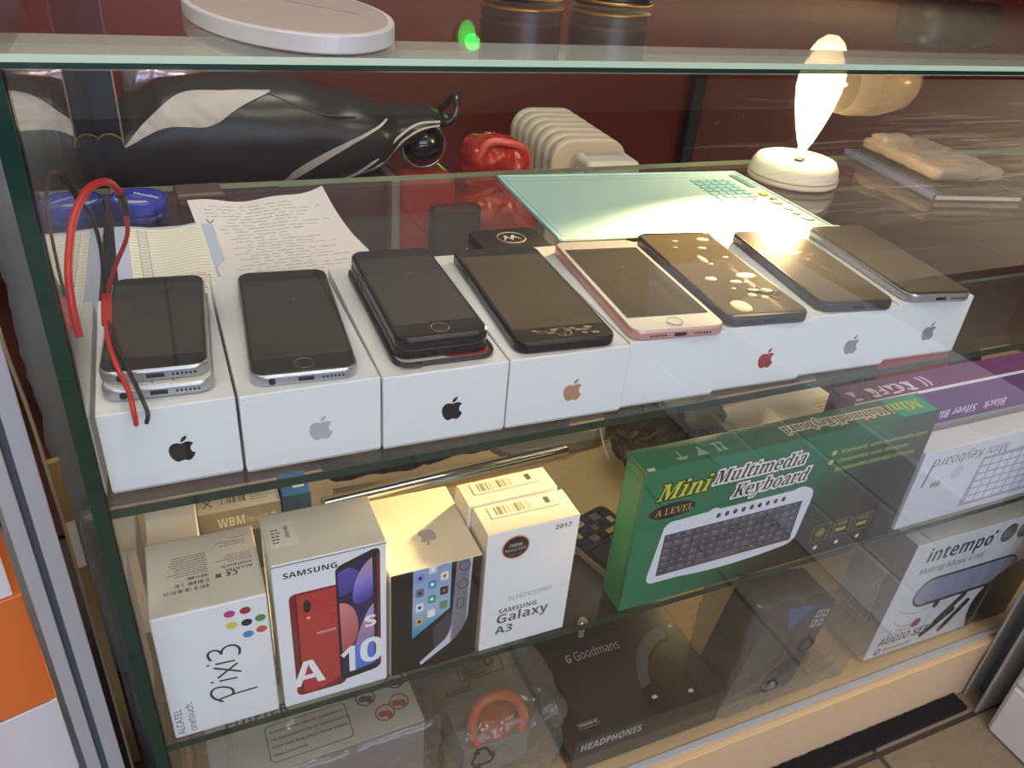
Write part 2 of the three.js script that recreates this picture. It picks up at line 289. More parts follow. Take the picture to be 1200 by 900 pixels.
function phone(label, { w, l, t = 0.0072, pos, yaw, body, face, screen, inset = [0.003, 0.003, 0.003], home = 0, ports = 'dots', r = 0.0085, group = 'phones lying on the white boxes' }) {
  const o = thing('mobile_phone', label, 'phone', pos, -yaw * Math.PI / 180, group);
  part('body', slab(roundRect(w, l, r), t, 0.0016, 3), body, o);
  part('face_plate', slab(roundRect(w - 0.0022, l - 0.0022, r - 0.0011), 0.0006, 0.0002, 1), face, o, [0, t - 0.0003, 0]);
  const [side, top, bot] = inset;
  if (screen) part('screen', slab(roundRect(w - 2 * side, l - top - bot, Math.max(0.0012, screen.r ?? 0.001)), 0.00025, 0, 1), screen.mat, o, [0, t + 0.0002, (top - bot) / 2]);
  if (home) { const hm = part('home_button', at(cyl(0.0052, 0.0052, 0.0004, 32), 0, t + 0.0003, l / 2 - home), face, o); part('ring', new THREE.TorusGeometry(0.0053, 0.00022, 8, 40).rotateX(Math.PI / 2).translate(0, t + 0.0005, l / 2 - home), S('#8a8a86', 0.3, { metalness: 0.8 }), hm); }
  const gs = [];
  for (let i = 0; i < 6; i++) for (const s of ports === 'two' ? [-1, 1] : [1]) gs.push(new THREE.CylinderGeometry(0.0006, 0.0006, 0.0006, 10).rotateX(Math.PI / 2).translate(s * (w * 0.16 + i * 0.0021), t * 0.48, l / 2 + 0.0001));
  part('speaker_holes', mergeGeometries(gs), hole, o).userData = { kind: 'stuff' };
  part('charging_port', at(rbox(0.0085, 0.0024, 0.001, 0.0004), 0, t * 0.48, l / 2), hole, o);
  if (ports === 'dots') part('headphone_jack', new THREE.CylinderGeometry(0.0019, 0.0019, 0.0008, 20).rotateX(Math.PI / 2).translate(-w * 0.31, t * 0.48, l / 2), hole, o);
  for (const z of [0.028, 0.040]) part('volume_button', at(rbox(0.0008, 0.002, 0.008, 0.0003), -w / 2 - 0.0001, t * 0.52, -l / 2 + z), body, o);
  part('power_button', at(rbox(0.0008, 0.002, 0.01, 0.0003), w / 2 + 0.0001, t * 0.52, -l / 2 + 0.03), body, o);
  return o;
}
const faceBlack = P('#1a1a1b', 0.2, {}), faceWhite = S('#dcd8d2', 0.3);
const BT = 0.0500;
phone('silver phone with a white rim, lower of the pair on the leftmost box', { w: 0.0535, l: 0.117, pos: [0.0345, BT, -0.0715], yaw: 3.5, body: bodySilver, face: faceWhite });
const p1 = phone('silver phone with a dark screen, upper of the pair beside the red test lead', { w: 0.0525, l: 0.1165, pos: [0.0340, BT + 0.0077, -0.0755], yaw: 3.6, body: bodySilver, face: faceBlack, screen: { mat: scrClean }, inset: [0.0025, 0.012, 0.013] });
part('torn_film', new THREE.TorusGeometry(0.005, 0.00035, 8, 30, Math.PI).rotateX(Math.PI), S('#77736c', 0.5), p1, [0.003, 0.0006, 0.0588]);
phone('silver edged phone with a black face, alone on the second box', { w: 0.0575, l: 0.1375, pos: [0.1087, BT, -0.0755], yaw: 4, body: bodySilver, face: faceBlack, screen: { mat: scrClean }, inset: [0.0025, 0.016, 0.018], home: 0.0095 });
{ // open case, then two black phones
  const c = thing('phone_case', 'open dark phone case with a red and white lining under two black phones', 'phone case', [0.1870, BT - 0.0002, -0.0775], -1.8 * Math.PI / 180);
  part('shell', slab(roundRect(0.0620, 0.1400, 0.0095), 0.0020, 0.0008, 2), S('#3a2b2d', 0.4), c);
  part('lining', slab(roundRect(0.0565, 0.1345, 0.0075), 0.0004, 0, 1), S('#d9d6d2', 0.4), c, [0, 0.0019, 0]);
  part('red_panel', slab(roundRect(0.030, 0.1340, 0.0070), 0.0004, 0, 1), S('#a3222b', 0.35), c, [0.0132, 0.0020, 0]);
  part('rim', new THREE.TubeGeometry(new THREE.CatmullRomCurve3(roundRect(0.0610, 0.1390, 0.0090).getSpacedPoints(80).map((p) => new THREE.Vector3(p.x, 0.0025, -p.y)), true), 160, 0.0009, 8, true), S('#2c2224', 0.35), c);
}
phone('black phone, lower of the stacked pair in the red lined case', { w: 0.0570, l: 0.1330, pos: [0.1862, BT + 0.0025, -0.0785], yaw: 1.8, body: bodyBlack, face: faceBlack, ports: 'none' });
phone('black phone with a round home button, upper of the stacked pair in the case', { w: 0.0560, l: 0.1325, pos: [0.1855, BT + 0.0100, -0.0755], yaw: 1.8, body: bodyBlack, face: faceBlack, screen: { mat: scrClean }, inset: [0.0030, 0.016, 0.018], home: 0.0105, ports: 'none' });
{
  const p = phone('large black phone with a flaking home button corner, on the copper logo box', { w: 0.0668, l: 0.1500, pos: [0.2666, BT, -0.0775], yaw: 4.3, body: bodyBlack, face: faceBlack, screen: { mat: scrBrownish }, inset: [0.0030, 0.016, 0.018], home: 0.0105, ports: 'none' });
  const fl = []; for (let i = 0; i < 16; i++) { const s = new THREE.Shape(); const n = 5; for (let k = 0; k < n; k++) { const a = k / n * 6.28, R = 0.0009 + 0.0016 * rnd(); s[k ? 'lineTo' : 'moveTo'](Math.cos(a) * R * 1.6, Math.sin(a) * R); } fl.push(new THREE.ExtrudeGeometry(s, { depth: 0.00015, bevelEnabled: false }).rotateX(-Math.PI / 2).translate(-0.018 + i * 0.0026 + rr(-0.001, 0.001), 0.0076, 0.065 + rr(-0.005, 0.004))); }
  part('flaked_film', mergeGeometries(fl), S('#6f6552', 0.6), p).userData = { kind: 'stuff' };
}
phone('rose gold phone with a white face and dark display', { w: 0.0680, l: 0.1525, pos: [0.3479, BT, -0.0735], yaw: 6.2, body: bodyRose, face: faceWhite, screen: { mat: scrBrownish }, inset: [0.0040, 0.017, 0.019], home: 0.0100, ports: 'two' });
{
  const p = phone('dark phone with bubbles and cracks under its screen film', { w: 0.0665, l: 0.1560, pos: [0.4225, BT, -0.0755], yaw: 7.4, body: bodySpace, face: faceBlack, screen: { mat: P('#6a5836', 0.5, { roughnessMap: smudge }) }, inset: [0.0025, 0.005, 0.005], ports: 'two', r: 0.0095 });
  const bub = S('#c9b07c', 0.5);
  for (const [x, z, a, b] of [[0.018, 0.013, 0.0095, 0.0058], [0.004, 0.023, 0.0055, 0.0034], [0.011, 0.0245, 0.0022, 0.0016], [-0.013, 0.016, 0.0055, 0.0042], [-0.014, 0.062, 0.0085, 0.0105], [0.010, 0.038, 0.0055, 0.0035], [0.019, 0.040, 0.0060, 0.0042], [0.004, 0.046, 0.0040, 0.0034], [0.012, 0.050, 0.0036, 0.0030], [-0.001, -0.020, 0.0032, 0.0085], [0.010, -0.042, 0.0042, 0.0030], [0.020, -0.060, 0.0060, 0.0045], [-0.006, -0.058, 0.0030, 0.0022], [-0.012, -0.045, 0.0024, 0.0018], [0.001, -0.010, 0.0026, 0.0020], [0.020, -0.022, 0.0030, 0.0020], [-0.004, 0.034, 0.0022, 0.0018]])
    part('film_bubble', new THREE.SphereGeometry(1, 20, 8, 0, Math.PI * 2, 0, Math.PI / 2).scale(a * 0.85, 0.0004, b * 0.85), bub, p, [x, 0.0076, z]);
  const cr = []; for (let i = 0; i < 14; i++) { let x = 0.014 + rr(-0.006, 0.006), z = 0.044 + rr(-0.004, 0.004); const a = rnd() * 6.28, pts = [[x, 0.0078, z]]; for (let k = 0; k < 3; k++) { x += Math.cos(a) * 0.0035 + rr(-0.0012, 0.0012); z += Math.sin(a) * 0.0035 + rr(-0.0012, 0.0012); x = Math.max(-0.029, Math.min(0.03, x)); z = Math.min(0.073, z); pts.push([x, 0.0078, z]); } cr.push(tube(pts, 0.00022, 8, 5)); }
  part('screen_crack', mergeGeometries(cr), S('#2a2418', 0.5), p).userData = { kind: 'stuff' };
}
phone('scuffed grey phone with a dusty screen, second from the right end', { w: 0.0630, l: 0.1440, pos: [0.5075, BT - 0.0004, -0.0705], yaw: 10.5, body: bodySpace, face: faceBlack, screen: { mat: scrBrownish }, inset: [0.0025, 0.004, 0.004], ports: 'none', r: 0.0095 });
phone('dark phone with a bright silver edge, at the right end of the row', { w: 0.0590, l: 0.1440, pos: [0.5855, BT, -0.0660], yaw: 10.5, body: bodySilver, face: faceBlack, screen: { mat: scrBrownish }, inset: [0.0025, 0.004, 0.004], ports: 'none', r: 0.0095 });
{ // phone lying face down behind the row, round emblem on its back
  const p = phone('black phone lying face down behind the row, round letter emblem on its back', { w: 0.0690, l: 0.145, t: 0.0085, pos: [0.3455, 0.0001, -0.2385], yaw: 0.5, body: bodyBlack, face: S('#1a1917', 0.5), ports: 'none', group: 'phones lying on the glass shelf behind the row' });
  part('emblem', new THREE.TorusGeometry(0.0135, 0.0006, 10, 48).rotateX(Math.PI / 2), S('#b9b3a4', 0.35, { metalness: 0.5 }), p, [0.002, 0.0089, -0.047]);
  const s = new THREE.Shape(); [[-9, -6], [-5, 7], [-1, -1], [3, 7], [9, -6], [3.4, 1], [0, -6], [-3.6, 1]].forEach(([x, y], i) => s[i ? 'lineTo' : 'moveTo'](x * 0.001, y * 0.001)); 
  part('emblem_letter', new THREE.ExtrudeGeometry(s, { depth: 0.0004, bevelEnabled: false }).rotateX(-Math.PI / 2), S('#d9d2bf', 0.4), p, [0.002, 0.0088, -0.047]);
}
phone('cream backed phone lying behind the bubbled phone', { w: 0.0650, l: 0.1280, t: 0.0085, pos: [0.6205, 0.0001, -0.2310], yaw: 90, body: S('#d8c6a2', 0.5), face: S('#c9b48c', 0.5), ports: 'none', group: 'phones lying on the glass shelf behind the row' });

// ---------- test lead ----------
{
  const t = thing('test_lead', 'red and black test lead looped over the silver phones at the left end', 'test lead', [0, 0, 0]);
  const red = S('#c8231c', 0.35), blk = S('#141416', 0.4), brn = S('#4a3526', 0.45), slv = S('#1c1b1c', 0.6);
  part('thick_red_wire', tube([[0.0280, 0.1469, -0.048], [0.0239, 0.1559, -0.036], [0.0170, 0.1559, -0.028], [0.0100, 0.1479, -0.018], [0.0060, 0.1362, -0.008], [0.0042, 0.1266, 0.002], [0.0035, 0.1150, 0.0065], [0.0035, 0.1000, 0.0072]], 0.0018), red, t);
  part('red_wire', tube([[0.0096, 0.0763, -0.085], [0.0185, 0.0970, -0.08], [0.0271, 0.1178, -0.068], [0.0285, 0.1327, -0.058], [0.0280, 0.1469, -0.048]], 0.0012), red, t);
  part('black_wire', tube([[0.0096, 0.0763, -0.085], [0.0115, 0.0926, -0.08], [0.0138, 0.1150, -0.066], [0.0130, 0.1358, -0.052], [0.0098, 0.1470, -0.042], [0.0089, 0.1556, -0.034]], 0.0011), blk, t);
  part('brown_wire', tube([[0.0089, 0.1556, -0.034], [0.0068, 0.1639, -0.025], [0.0045, 0.1673, -0.015], [0.0028, 0.1644, -0.006], [0.0018, 0.1551, 0.001], [0.0016, 0.1383, 0.006], [0.0016, 0.12, 0.0075]], 0.0007), brn, t);
  part('shrink_sleeve', tube([[0.0290, 0.1327, -0.058], [0.0286, 0.1400, -0.0535], [0.0280, 0.1469, -0.048]], 0.0021, 20), slv, t);
  part('shrink_sleeve', tube([[0.0108, 0.1440, -0.045], [0.0089, 0.1556, -0.034], [0.0075, 0.1610, -0.0285]], 0.0017, 20), slv, t);
  part('connector', at(rbox(0.0052, 0.0046, 0.019, 0.0012), 0, 0, 0), red, t, [0.0096, 0.0717, -0.078], [0.75, -0.1, 0]);
  part('red_wire', tube([[0.0086, 0.0680, -0.075], [0.0097, 0.0666, -0.05], [0.0141, 0.0672, -0.018], [0.0178, 0.0600, -0.006], [0.0187, 0.0534, 0.002], [0.0187, 0.0455, 0.002]], 0.0013), red, t);
  part('black_wire', tube([[0.0092, 0.0675, -0.075], [0.0132, 0.0668, -0.045], [0.0185, 0.0668, -0.018], [0.0224, 0.0590, -0.005], [0.0247, 0.0511, 0.002], [0.0233, 0.0457, 0.002]], 0.0011), blk, t);
}

// ---------- papers, tin, mat, lamp, notebook ----------
{
  const note = tx(900, 1200, (g, w, h) => {
    fill(g, '#e6dedf', 0, 0, w, h);
    g.globalAlpha = 0.25; for (let i = 0; i < 26; i++) fill(g, '#9aa7c4', 0, 60 + i * 44, w, 2); g.globalAlpha = 1;
    for (let l = 0; l < 25; l++) {
      let x = 60 + rnd() * 180, y = 90 + l * 44; const end = w - 60 - rnd() * 340; g.strokeStyle = l % 3 ? '#2c3358' : '#23263a'; g.lineWidth = 3;
      while (x < end) { const n = 2 + Math.floor(rnd() * 6); g.beginPath(); g.moveTo(x, y); for (let k = 0; k < n; k++) { g.bezierCurveTo(x + 4, y - 6 - rnd() * 26, x + 10, y + rnd() * 10, x + 12 + rnd() * 6, y - rnd() * 8); x += 13 + rnd() * 5; } g.stroke(); x += 14 + rnd() * 22; }
    }
    g.lineWidth = 7; g.strokeStyle = '#1d2030'; g.beginPath(); g.moveTo(70, 250); g.lineTo(82, 300); g.lineTo(110, 262); g.stroke();
  });
  const t = thing('paper_note', 'curled sheet of handwritten notes lying behind the phone boxes', 'paper', [0.1425, 0.0012, -0.338], 0.05);
  const g = new THREE.BoxGeometry(0.132, 0.0003, 0.205, 40, 1, 40), p = g.attributes.position;
  for (let i = 0; i < p.count; i++) {
    const x = p.getX(i), z = p.getZ(i), back = Math.max(0, -z / 0.1025), l = Math.max(0, -x / 0.066), r = Math.max(0, x / 0.066);
    p.setY(i, p.getY(i) + 0.0006 + 0.011 * back * back * (0.35 + 0.9 * r * r + 0.35 * l * l) + 0.0045 * Math.abs(z > 0 ? z / 0.1025 : 0) + 0.0016 * back * (1 + Math.sin(x * 95)));
    p.setX(i, x + 0.012 * (-z / 0.1025) * (x > 0 ? -0.2 : -0.2));
  }
  g.computeVertexNormals();
  part('sheet', g, [M.cream, M.cream, S('#ffffff', 0.75, { map: note }), M.cream, M.cream, M.cream], t);
  part('sheet_below', at(box(0.118, 0.0003, 0.19), 0.002, 0.0003, 0.006), S('#e6e4e2', 0.75), t, [0, 0, 0], [0, 0.03, 0]);
  const form = tx(512, 1200, (g, w, h) => {
    fill(g, '#b9c3dd', 0, 0, w, h); fill(g, '#efe9da', 66, 26, w - 130, h - 60);
    g.strokeStyle = '#8d8a84'; g.lineWidth = 3; for (let y = 60; y < h - 60; y += 34) { g.beginPath(); g.moveTo(72, y); g.lineTo(w - 70, y + 3); g.stroke(); }
    g.strokeStyle = '#7a7f8c'; for (let y = 60; y < h - 60; y += 34) g.strokeRect(112, y - 16, 46, 26);
    disc(g, '#c4a8bb', 440, 14, 40, 12); smallprint(g, 330, 620, 90, 8, 24, '#9a88a6');
  });
  const f = thing('paper_form', 'ruled record form with pale blue borders beside the blue tin', 'paper form', [0.0475, 0.0004, -0.277], 0.02);
  const fg = new THREE.BoxGeometry(0.083, 0.0006, 0.232, 12, 1, 20), fp = fg.attributes.position;
  for (let i = 0; i < fp.count; i++) { const z = fp.getZ(i), x = fp.getX(i); fp.setY(i, fp.getY(i) + 0.0005 + 0.002 * (1 + Math.sin(x * 80 + z * 14))); }
  fg.computeVertexNormals();
  part('printed_sheet', fg, [M.cream, M.cream, S('#ffffff', 0.7, { map: form }), M.cream, M.cream, M.cream], f);
  part('backing_sheet', at(box(0.080, 0.0003, 0.228), 0, 0.0002, -0.006), S('#d9b9a6', 0.7), f);
}
{
  const lid = tx(512, 512, (g, w, h) => {
    fill(g, '#1d2a92', 0, 0, w, h); disc(g, '#2336b0', 256, 256, 236); g.lineWidth = 5; g.strokeStyle = '#6d7ad2'; g.beginPath(); g.arc(256, 256, 214, 0, 7); g.stroke();
    g.save(); g.beginPath(); g.arc(256, 256, 210, 0, 7); g.clip(); g.globalAlpha = 0.95;
    g.fillStyle = '#c7c9cf'; g.beginPath(); g.moveTo(0, 210); g.quadraticCurveTo(110, 390, 330, 400); g.lineTo(380, 512); g.lineTo(0, 512); g.closePath(); g.fill(); g.restore();
    words(g, 'Vaseline', 205, 150, 74, '#f2f4ff', { w: 'bold', rot: 0.72 }); words(g, 'original', 175, 215, 40, '#b9c2ff', { rot: 0.72 });
  });
  const t = thing('balm_tin', 'small round blue balm tin with a blue and white lid in the back left corner', 'tin', [0.0262, 0, -0.4315], 0);
  part('tin_body', lathe([[0, 0], [0.0225, 0], [0.0235, 0.0008], [0.0235, 0.012], [0, 0.012]]), S('#23308f', 0.25, { metalness: 0.4 }), t);
  part('tin_lid', lathe([[0.0238, 0.008], [0.0252, 0.008], [0.0254, 0.0088], [0.0252, 0.0185], [0.0243, 0.0198], [0.0225, 0.0196]]), S('#2a3ab0', 0.22, { metalness: 0.4 }), t);
  part('lid_print', new THREE.CylinderGeometry(0.0240, 0.0240, 0.0016, 48).rotateY(Math.PI / 2).translate(0, 0.0186, 0), [S('#2a3ab0', 0.3), S('#ffffff', 0.25, { map: lid }), S('#2a3ab0', 0.3)], t);
  const t2 = thing('dark_packet', 'dark red and grey packet standing behind the blue tin', 'packet', [0.082, 0, -0.470], 0.05);
  part('packet_body', at(rbox(0.045, 0.012, 0.035, 0.003), 0, 0.006, 0), S('#5c4a47', 0.4), t2);
  part('packet_band', at(rbox(0.0454, 0.005, 0.0354, 0.0015), 0, 0.007, 0), S('#5f1f2a', 0.35), t2);
}
{ // soldering mat
  const grid = tx(1024, 652, (g, w, h) => {
    fill(g, '#a0c4c6', 0, 0, w, h);
    g.strokeStyle = '#5c9aa6'; g.lineWidth = 3; g.strokeRect(14, 14, w - 28, h - 28); g.beginPath(); g.moveTo(14, 60); g.lineTo(w - 14, 60); g.stroke();
    g.globalAlpha = 0.3; for (let y = 120; y < h; y += 60) fill(g, '#7fb7be', 30, y, 560, 2); g.globalAlpha = 1; grain(g, w, h, 4000, 0.08, ['#ffffff', '#5f9aa0']);
  });
  const t = thing('soldering_mat', 'pale turquoise rubber soldering mat at the back of the upper shelf', 'soldering mat', [0.572, 0.0012, -0.372], -5 * Math.PI / 180);
  part('mat_sheet', slab(roundRect(0.33, 0.205, 0.006), 0.0025, 0.0006), S('#a0c4c6', 0.55), t);
  part('mat_print', at(box(0.326, 0.0003, 0.201), 0, 0.0026, 0), [M.white, M.white, S('#ffffff', 0.55, { map: grid }), M.white, M.white, M.white], t);
  part('raised_rim', mergeGeometries([at(rbox(0.33, 0.0022, 0.003, 0.0008), 0, 0.003, -0.101), at(rbox(0.003, 0.0022, 0.205, 0.0008), 0.1635, 0.003, 0), at(rbox(0.003, 0.0022, 0.205, 0.0008), -0.1635, 0.003, 0)]), S('#a5d8dc', 0.5), t);
  const cg = rbox(0.0092, 0.0016, 0.0085, 0.0008, 1), cm = S('#7db6bc', 0.5);
  for (let i = 0; i < 5; i++) for (let j = 0; j < 13; j++) part('screw_tray', cg, cm, t, [0.083 + i * 0.0115, 0.0032, -0.066 + j * 0.0122]);
  part('long_slot', at(rbox(0.010, 0.0016, 0.05, 0.0006), 0.151, 0.0031, -0.062), S('#4f7f86', 0.5), t);
  for (const [z, r, c] of [[-0.01, 0.006, '#c9a64a'], [0.008, 0.0045, '#3a3a34'], [0.02, 0.0065, '#c2ab62'], [0.04, 0.008, '#d8cf9a'], [0.058, 0.005, '#b9913e'], [0.074, 0.0075, '#cfd6b4']]) part('magnet_disc', at(cyl(r, r, 0.0016, 20), 0.149 + rr(-0.002, 0.003), 0.0036, z), S(c, 0.45), t);
}
{ // desk lamp
  const [lx, ly, lz] = LAMP.at;
  const t = thing('desk_lamp', 'small white desk lamp lit behind the phones, round base with a dark switch', 'lamp', [0.815, 0.0002, -0.428]);
  const wl = P('#e9e4da', 0.4, {});
  part('base', lathe([[0, 0], [0.055, 0], [0.058, 0.003], [0.058, 0.008], [0.0565, 0.0095], [0.0555, 0.020], [0.050, 0.0285], [0.044, 0.0305], [0, 0.0310]], 64), wl, t);
  part('base_ring', new THREE.TorusGeometry(0.0575, 0.0012, 10, 64).rotateX(Math.PI / 2), S('#b8a57c', 0.4), t, [0, 0.0086, 0]);
  part('switch', at(rbox(0.014, 0.005, 0.010, 0.0012), -0.020, 0.0312, 0.010), M.black, t, [0, 0, 0], [0, 0.5, 0]);
  part('stem', cyl(0.005, 0.007, 0.016, 24), wl, t, [lx - 0.815, 0.0365, lz + 0.428]);
  part('bulb', lathe([[0.0001, 0.040], [0.005, 0.042], [0.010, 0.052], [0.0165, 0.070], [0.023, 0.092], [0.0275, 0.115], [0.0275, 0.135], [0.024, 0.155], [0.016, 0.170], [0.007, 0.177], [0.0001, 0.178]], 40), S('#fff3dc', 0.5, { emissive: '#ffdca0', emissiveIntensity: LAMP.glow }), t, [lx - 0.815, 0, lz + 0.428]);
  const sh = part('shade', lathe([[0.036, 0], [0.040, 0.02], [0.041, 0.06], [0.036, 0.10], [0.020, 0.125], [0.0001, 0.130]], 40).rotateZ(-Math.PI / 2), P('#d9cdbb', 0.15, { transmission: 0.88, thickness: 0 }), t, [lx - 0.815 + 0.034, 0.122, lz + 0.424]);
  part('shade_arm', tube([[0.022, 0.0305, -0.022], [0.028, 0.06, -0.028], [0.034, 0.095, -0.022], [0.045, 0.122, 0.004]], 0.003), wl, t);
  const pl = new THREE.PointLight(LAMP.color, LAMP.intensity, 0, 2); pl.position.set(lx - 0.815, ly, lz + 0.428); pl.castShadow = true; pl.shadow.radius = 1.3; t.add(pl);
  const sp = new THREE.SpotLight(LAMP.color, LAMP.spot, 0, LAMP.cone, 0.95, 2); sp.position.set(lx - 0.815, ly + 0.015, lz + 0.428); sp.target.position.set(LAMP.aim[0] - 0.815, LAMP.aim[1], LAMP.aim[2] + 0.428); sp.castShadow = true; sp.shadow.radius = 1.3; t.add(sp); t.add(sp.target);
}
{ // notebook with a crumpled paper bag on it
  const cover = tx(512, 720, (g, w, h) => { fill(g, '#2d2c33', 0, 0, w, h); for (let i = 0; i < 900; i++) { g.globalAlpha = 0.25 * rnd(); disc(g, ['#8d8fa6', '#15151a', '#5a6288'][i % 3], rnd() * w, rnd() * h, 1 + rnd() * 8, 1 + rnd() * 4); } g.globalAlpha = 0.7; fill(g, '#49588f', 0, 0, 46, h); g.globalAlpha = 1; });
  const t = thing('notebook', 'dark patterned notebook at the back right of the upper shelf', 'notebook', [1.040, 0.0012, -0.405], -13 * Math.PI / 180);
  part('cover', at(rbox(0.132, 0.0022, 0.215, 0.0008), 0, 0.0075, 0), [M.darkGrey, M.darkGrey, S('#ffffff', 0.4, { map: cover }), M.darkGrey, M.darkGrey, M.darkGrey], t);
  part('pages', at(rbox(0.128, 0.006, 0.211, 0.0006), 0.001, 0.0036, 0), M.cream, t);
  part('spine', at(rbox(0.004, 0.0085, 0.215, 0.0012), -0.066, 0.0043, 0), S('#4c5a86', 0.35), t);
  const b = thing('paper_bag', 'crumpled pale paper bag lying on the dark notebook', 'paper bag', [1.052, 0.0110, -0.42], -10 * Math.PI / 180);
  part('bag_sheet', sit(crumple(0.10, 0.010, 0.16, 0.003, 30, 4)), P('#8f847b', 0.7, {}), b);
  part('folded_lip', sit(crumple(0.05, 0.006, 0.03, 0.002, 40, 9, 14), 0.0145), P('#9a8f85', 0.7, {}), b, [-0.02, 0, -0.06]);
}
// on the glass top
{
  const s = new THREE.Shape(); s.absellipse(0, 0, 0.0475, 0.098, 0, Math.PI * 2);
  const t = thing('oval_stand', 'white oval plastic stand lying on the counter top', 'stand', [0.1165, TOPT + 0.0003, -0.082], 0.06);
  part('stand_plate', slab(s, 0.0075, 0.0009, 3), P('#c9c6c4', 0.3), t);
  const s2 = new THREE.Shape(); s2.absellipse(0, 0, 0.0445, 0.094, 0, Math.PI * 2);
  part('top_sheet', slab(s2, 0.0005, 0, 1), P('#b9b0a8', 0.2), t, [0, 0.0073, 0]);
  part('seam', at(box(0.0008, 0.0004, 0.07), 0.008, 0.0079, 0.01), S('#8c8a86', 0.5), t, [0, 0, 0], [0, 0.5, 0]);
  const mk = (x, z, label) => {
    const c = thing('round_pot', label, 'pot', [x, TOPT + 0.0003, z], 0, 'black round pots on the counter top');
    part('pot_body', lathe([[0, 0], [0.027, 0], [0.0300, 0.002], [0.0310, 0.006], [0.0310, 0.055], [0.029, 0.057], [0, 0.057]]), S('#17181a', 0.35), c);
    part('rim_band', new THREE.TorusGeometry(0.0308, 0.0011, 10, 48).rotateX(Math.PI / 2), M.brass, c, [0, 0.0035, 0]);
  };
  mk(0.3150, -0.2290, 'black round pot on the counter top, nearer to the white oval stand'); mk(0.3835, -0.2160, 'black round pot on the counter top, farther from the white oval stand');
  const pch = thing('black_pouch', 'small black fabric pouch at the far right of the counter top', 'pouch', [1.09, TOPT + 0.0003, -0.495]);
  part('pouch_body', sit(crumple(0.14, 0.05, 0.07, 0.003, 20, 3)), M.black, pch); part('zip', at(rbox(0.12, 0.004, 0.004, 0.001), 0, 0.053, 0), M.chrome, pch);
}

// ---------- boxes on the lower shelf ----------
// a printed carton: front-bottom centre at the group's origin, body behind it; faces in the order +x -x +y -y +z -z
function carton(name, label, category, { w, h, d, pos, yaw = 0, tilt = 0, roll = 0, right, left, top, bottom, front, back, base = M.white, flap, r = 0.0009, group }) {
  const t = thing(name, label, category, pos, yaw, group); t.rotation.order = 'YXZ'; t.rotation.x = tilt; t.rotation.z = roll;
  part('box_body', at(rbox(w, h, d, r, 3), 0, h / 2, -d / 2), [right ?? base, left ?? base, top ?? base, bottom ?? base, front ?? base, back ?? base], t);
  if (flap) part('lid_flap', at(rbox(w - 0.0012, 0.0006, d - 0.0035, 0.0002, 1), 0, h + 0.0002, -d / 2 - 0.0006), flap, t);
  return t;
}
const pr = (t, rough = 0.42, o = {}) => S('#ffffff', rough, { map: t, ...o });
{
  const front = tx(640, 1070, (g, w, h) => {
    fill(g, '#e9e9ea', 0, 0, w, h);
    for (const [u, v, c] of [[0.66, 0.085, '#b43a86'], [0.80, 0.085, '#a3253a'], [0.665, 0.175, '#d8cf4e'], [0.80, 0.18, '#1d1d20'], [0.925, 0.17, '#5f9448'], [0.80, 0.275, '#3a87cf'], [0.925, 0.26, '#c4543c']]) disc(g, c, u * w, v * h, 32, 28);
    g.strokeStyle = '#26262a'; g.lineWidth = 11; g.lineCap = g.lineJoin = 'round';
    g.save(); g.translate(0.32 * w, 0.83 * h); g.rotate(-Math.PI / 2); g.scale(1.3, 1.45);   // hand-written model name, reading upwards
    g.beginPath(); g.moveTo(60, 60); g.bezierCurveTo(80, 140, 70, 190, 75, 215); g.moveTo(40, 70); g.bezierCurveTo(110, -10, 190, 40, 120, 110); g.bezierCurveTo(95, 125, 80, 120, 72, 112); g.stroke();
    g.beginPath(); g.moveTo(188, 75); g.lineTo(182, 140); g.moveTo(192, 40); g.lineTo(193, 42); g.stroke();
    g.beginPath(); g.moveTo(215, 70); g.lineTo(280, 150); g.moveTo(285, 60); g.lineTo(220, 160); g.stroke();
    g.beginPath(); g.moveTo(310, 70); g.lineTo(305, 140); g.moveTo(314, 36); g.lineTo(315, 38); g.stroke();
    g.beginPath(); g.moveTo(345, 50); g.bezierCurveTo(420, 20, 420, 90, 370, 95); g.bezierCurveTo(440, 100, 420, 190, 340, 165); g.stroke(); g.restore();
    words(g, 'ALCATEL', 62, h - 30, 60, '#2d2d31', { rot: -Math.PI / 2, sx: 1.05 }); words(g, 'onetouch.', 132, h - 34, 62, '#2d2d31', { rot: -Math.PI / 2 });
    grain(g, w, h, 1800, 0.08, ['#b9b4aa', '#ffffff']);
  });
  const top = tx(640, 760, (g, w, h) => {
    fill(g, '#dcd6c9', 0, 0, w, h); g.save(); g.translate(w, h); g.rotate(Math.PI);      // printed to be read from the back
    g.save(); words(g, 'ALCATEL', 40, 330, 40, '#4b463f', { w: 'bold' }); words(g, 'onetouch.', 40, 372, 40, '#4b463f', { w: 'bold' }); words(g, 'C\u20ac', 130, 300, 64, '#2d2a26', { w: 'bold' }); fill(g, '#555', 228, 258, 34, 40);
    smallprint(g, 40, 400, 200, 4, 22); words(g, '\u2717', 60, 545, 90, '#3a362f', { w: 'bold' }); smallprint(g, 60, 575, 170, 3, 20); g.restore();
    barcode(g, 300, 190, 260, 34); barcode(g, 300, 245, 190, 34); barcode(g, 300, 300, 130, 30); smallprint(g, 300, 350, 230, 9, 24);
    smallprint(g, 60, 650, 130, 1, 20, '#8a7a72'); g.restore(); grain(g, w, h, 2500, 0.1, ['#b0a898', '#f0ece2']);
  });
  carton('phone_carton', 'white phone box with a handwritten name and seven coloured dots, leftmost on the lower shelf', 'phone box', { w: 0.0655, h: 0.1095, d: 0.066, pos: [0.0375, S2, 0.0045], front: pr(front), top: pr(top, 0.5), left: cartonWhite, right: cartonWhite, flap: undefined, r: 0.0016 });
}
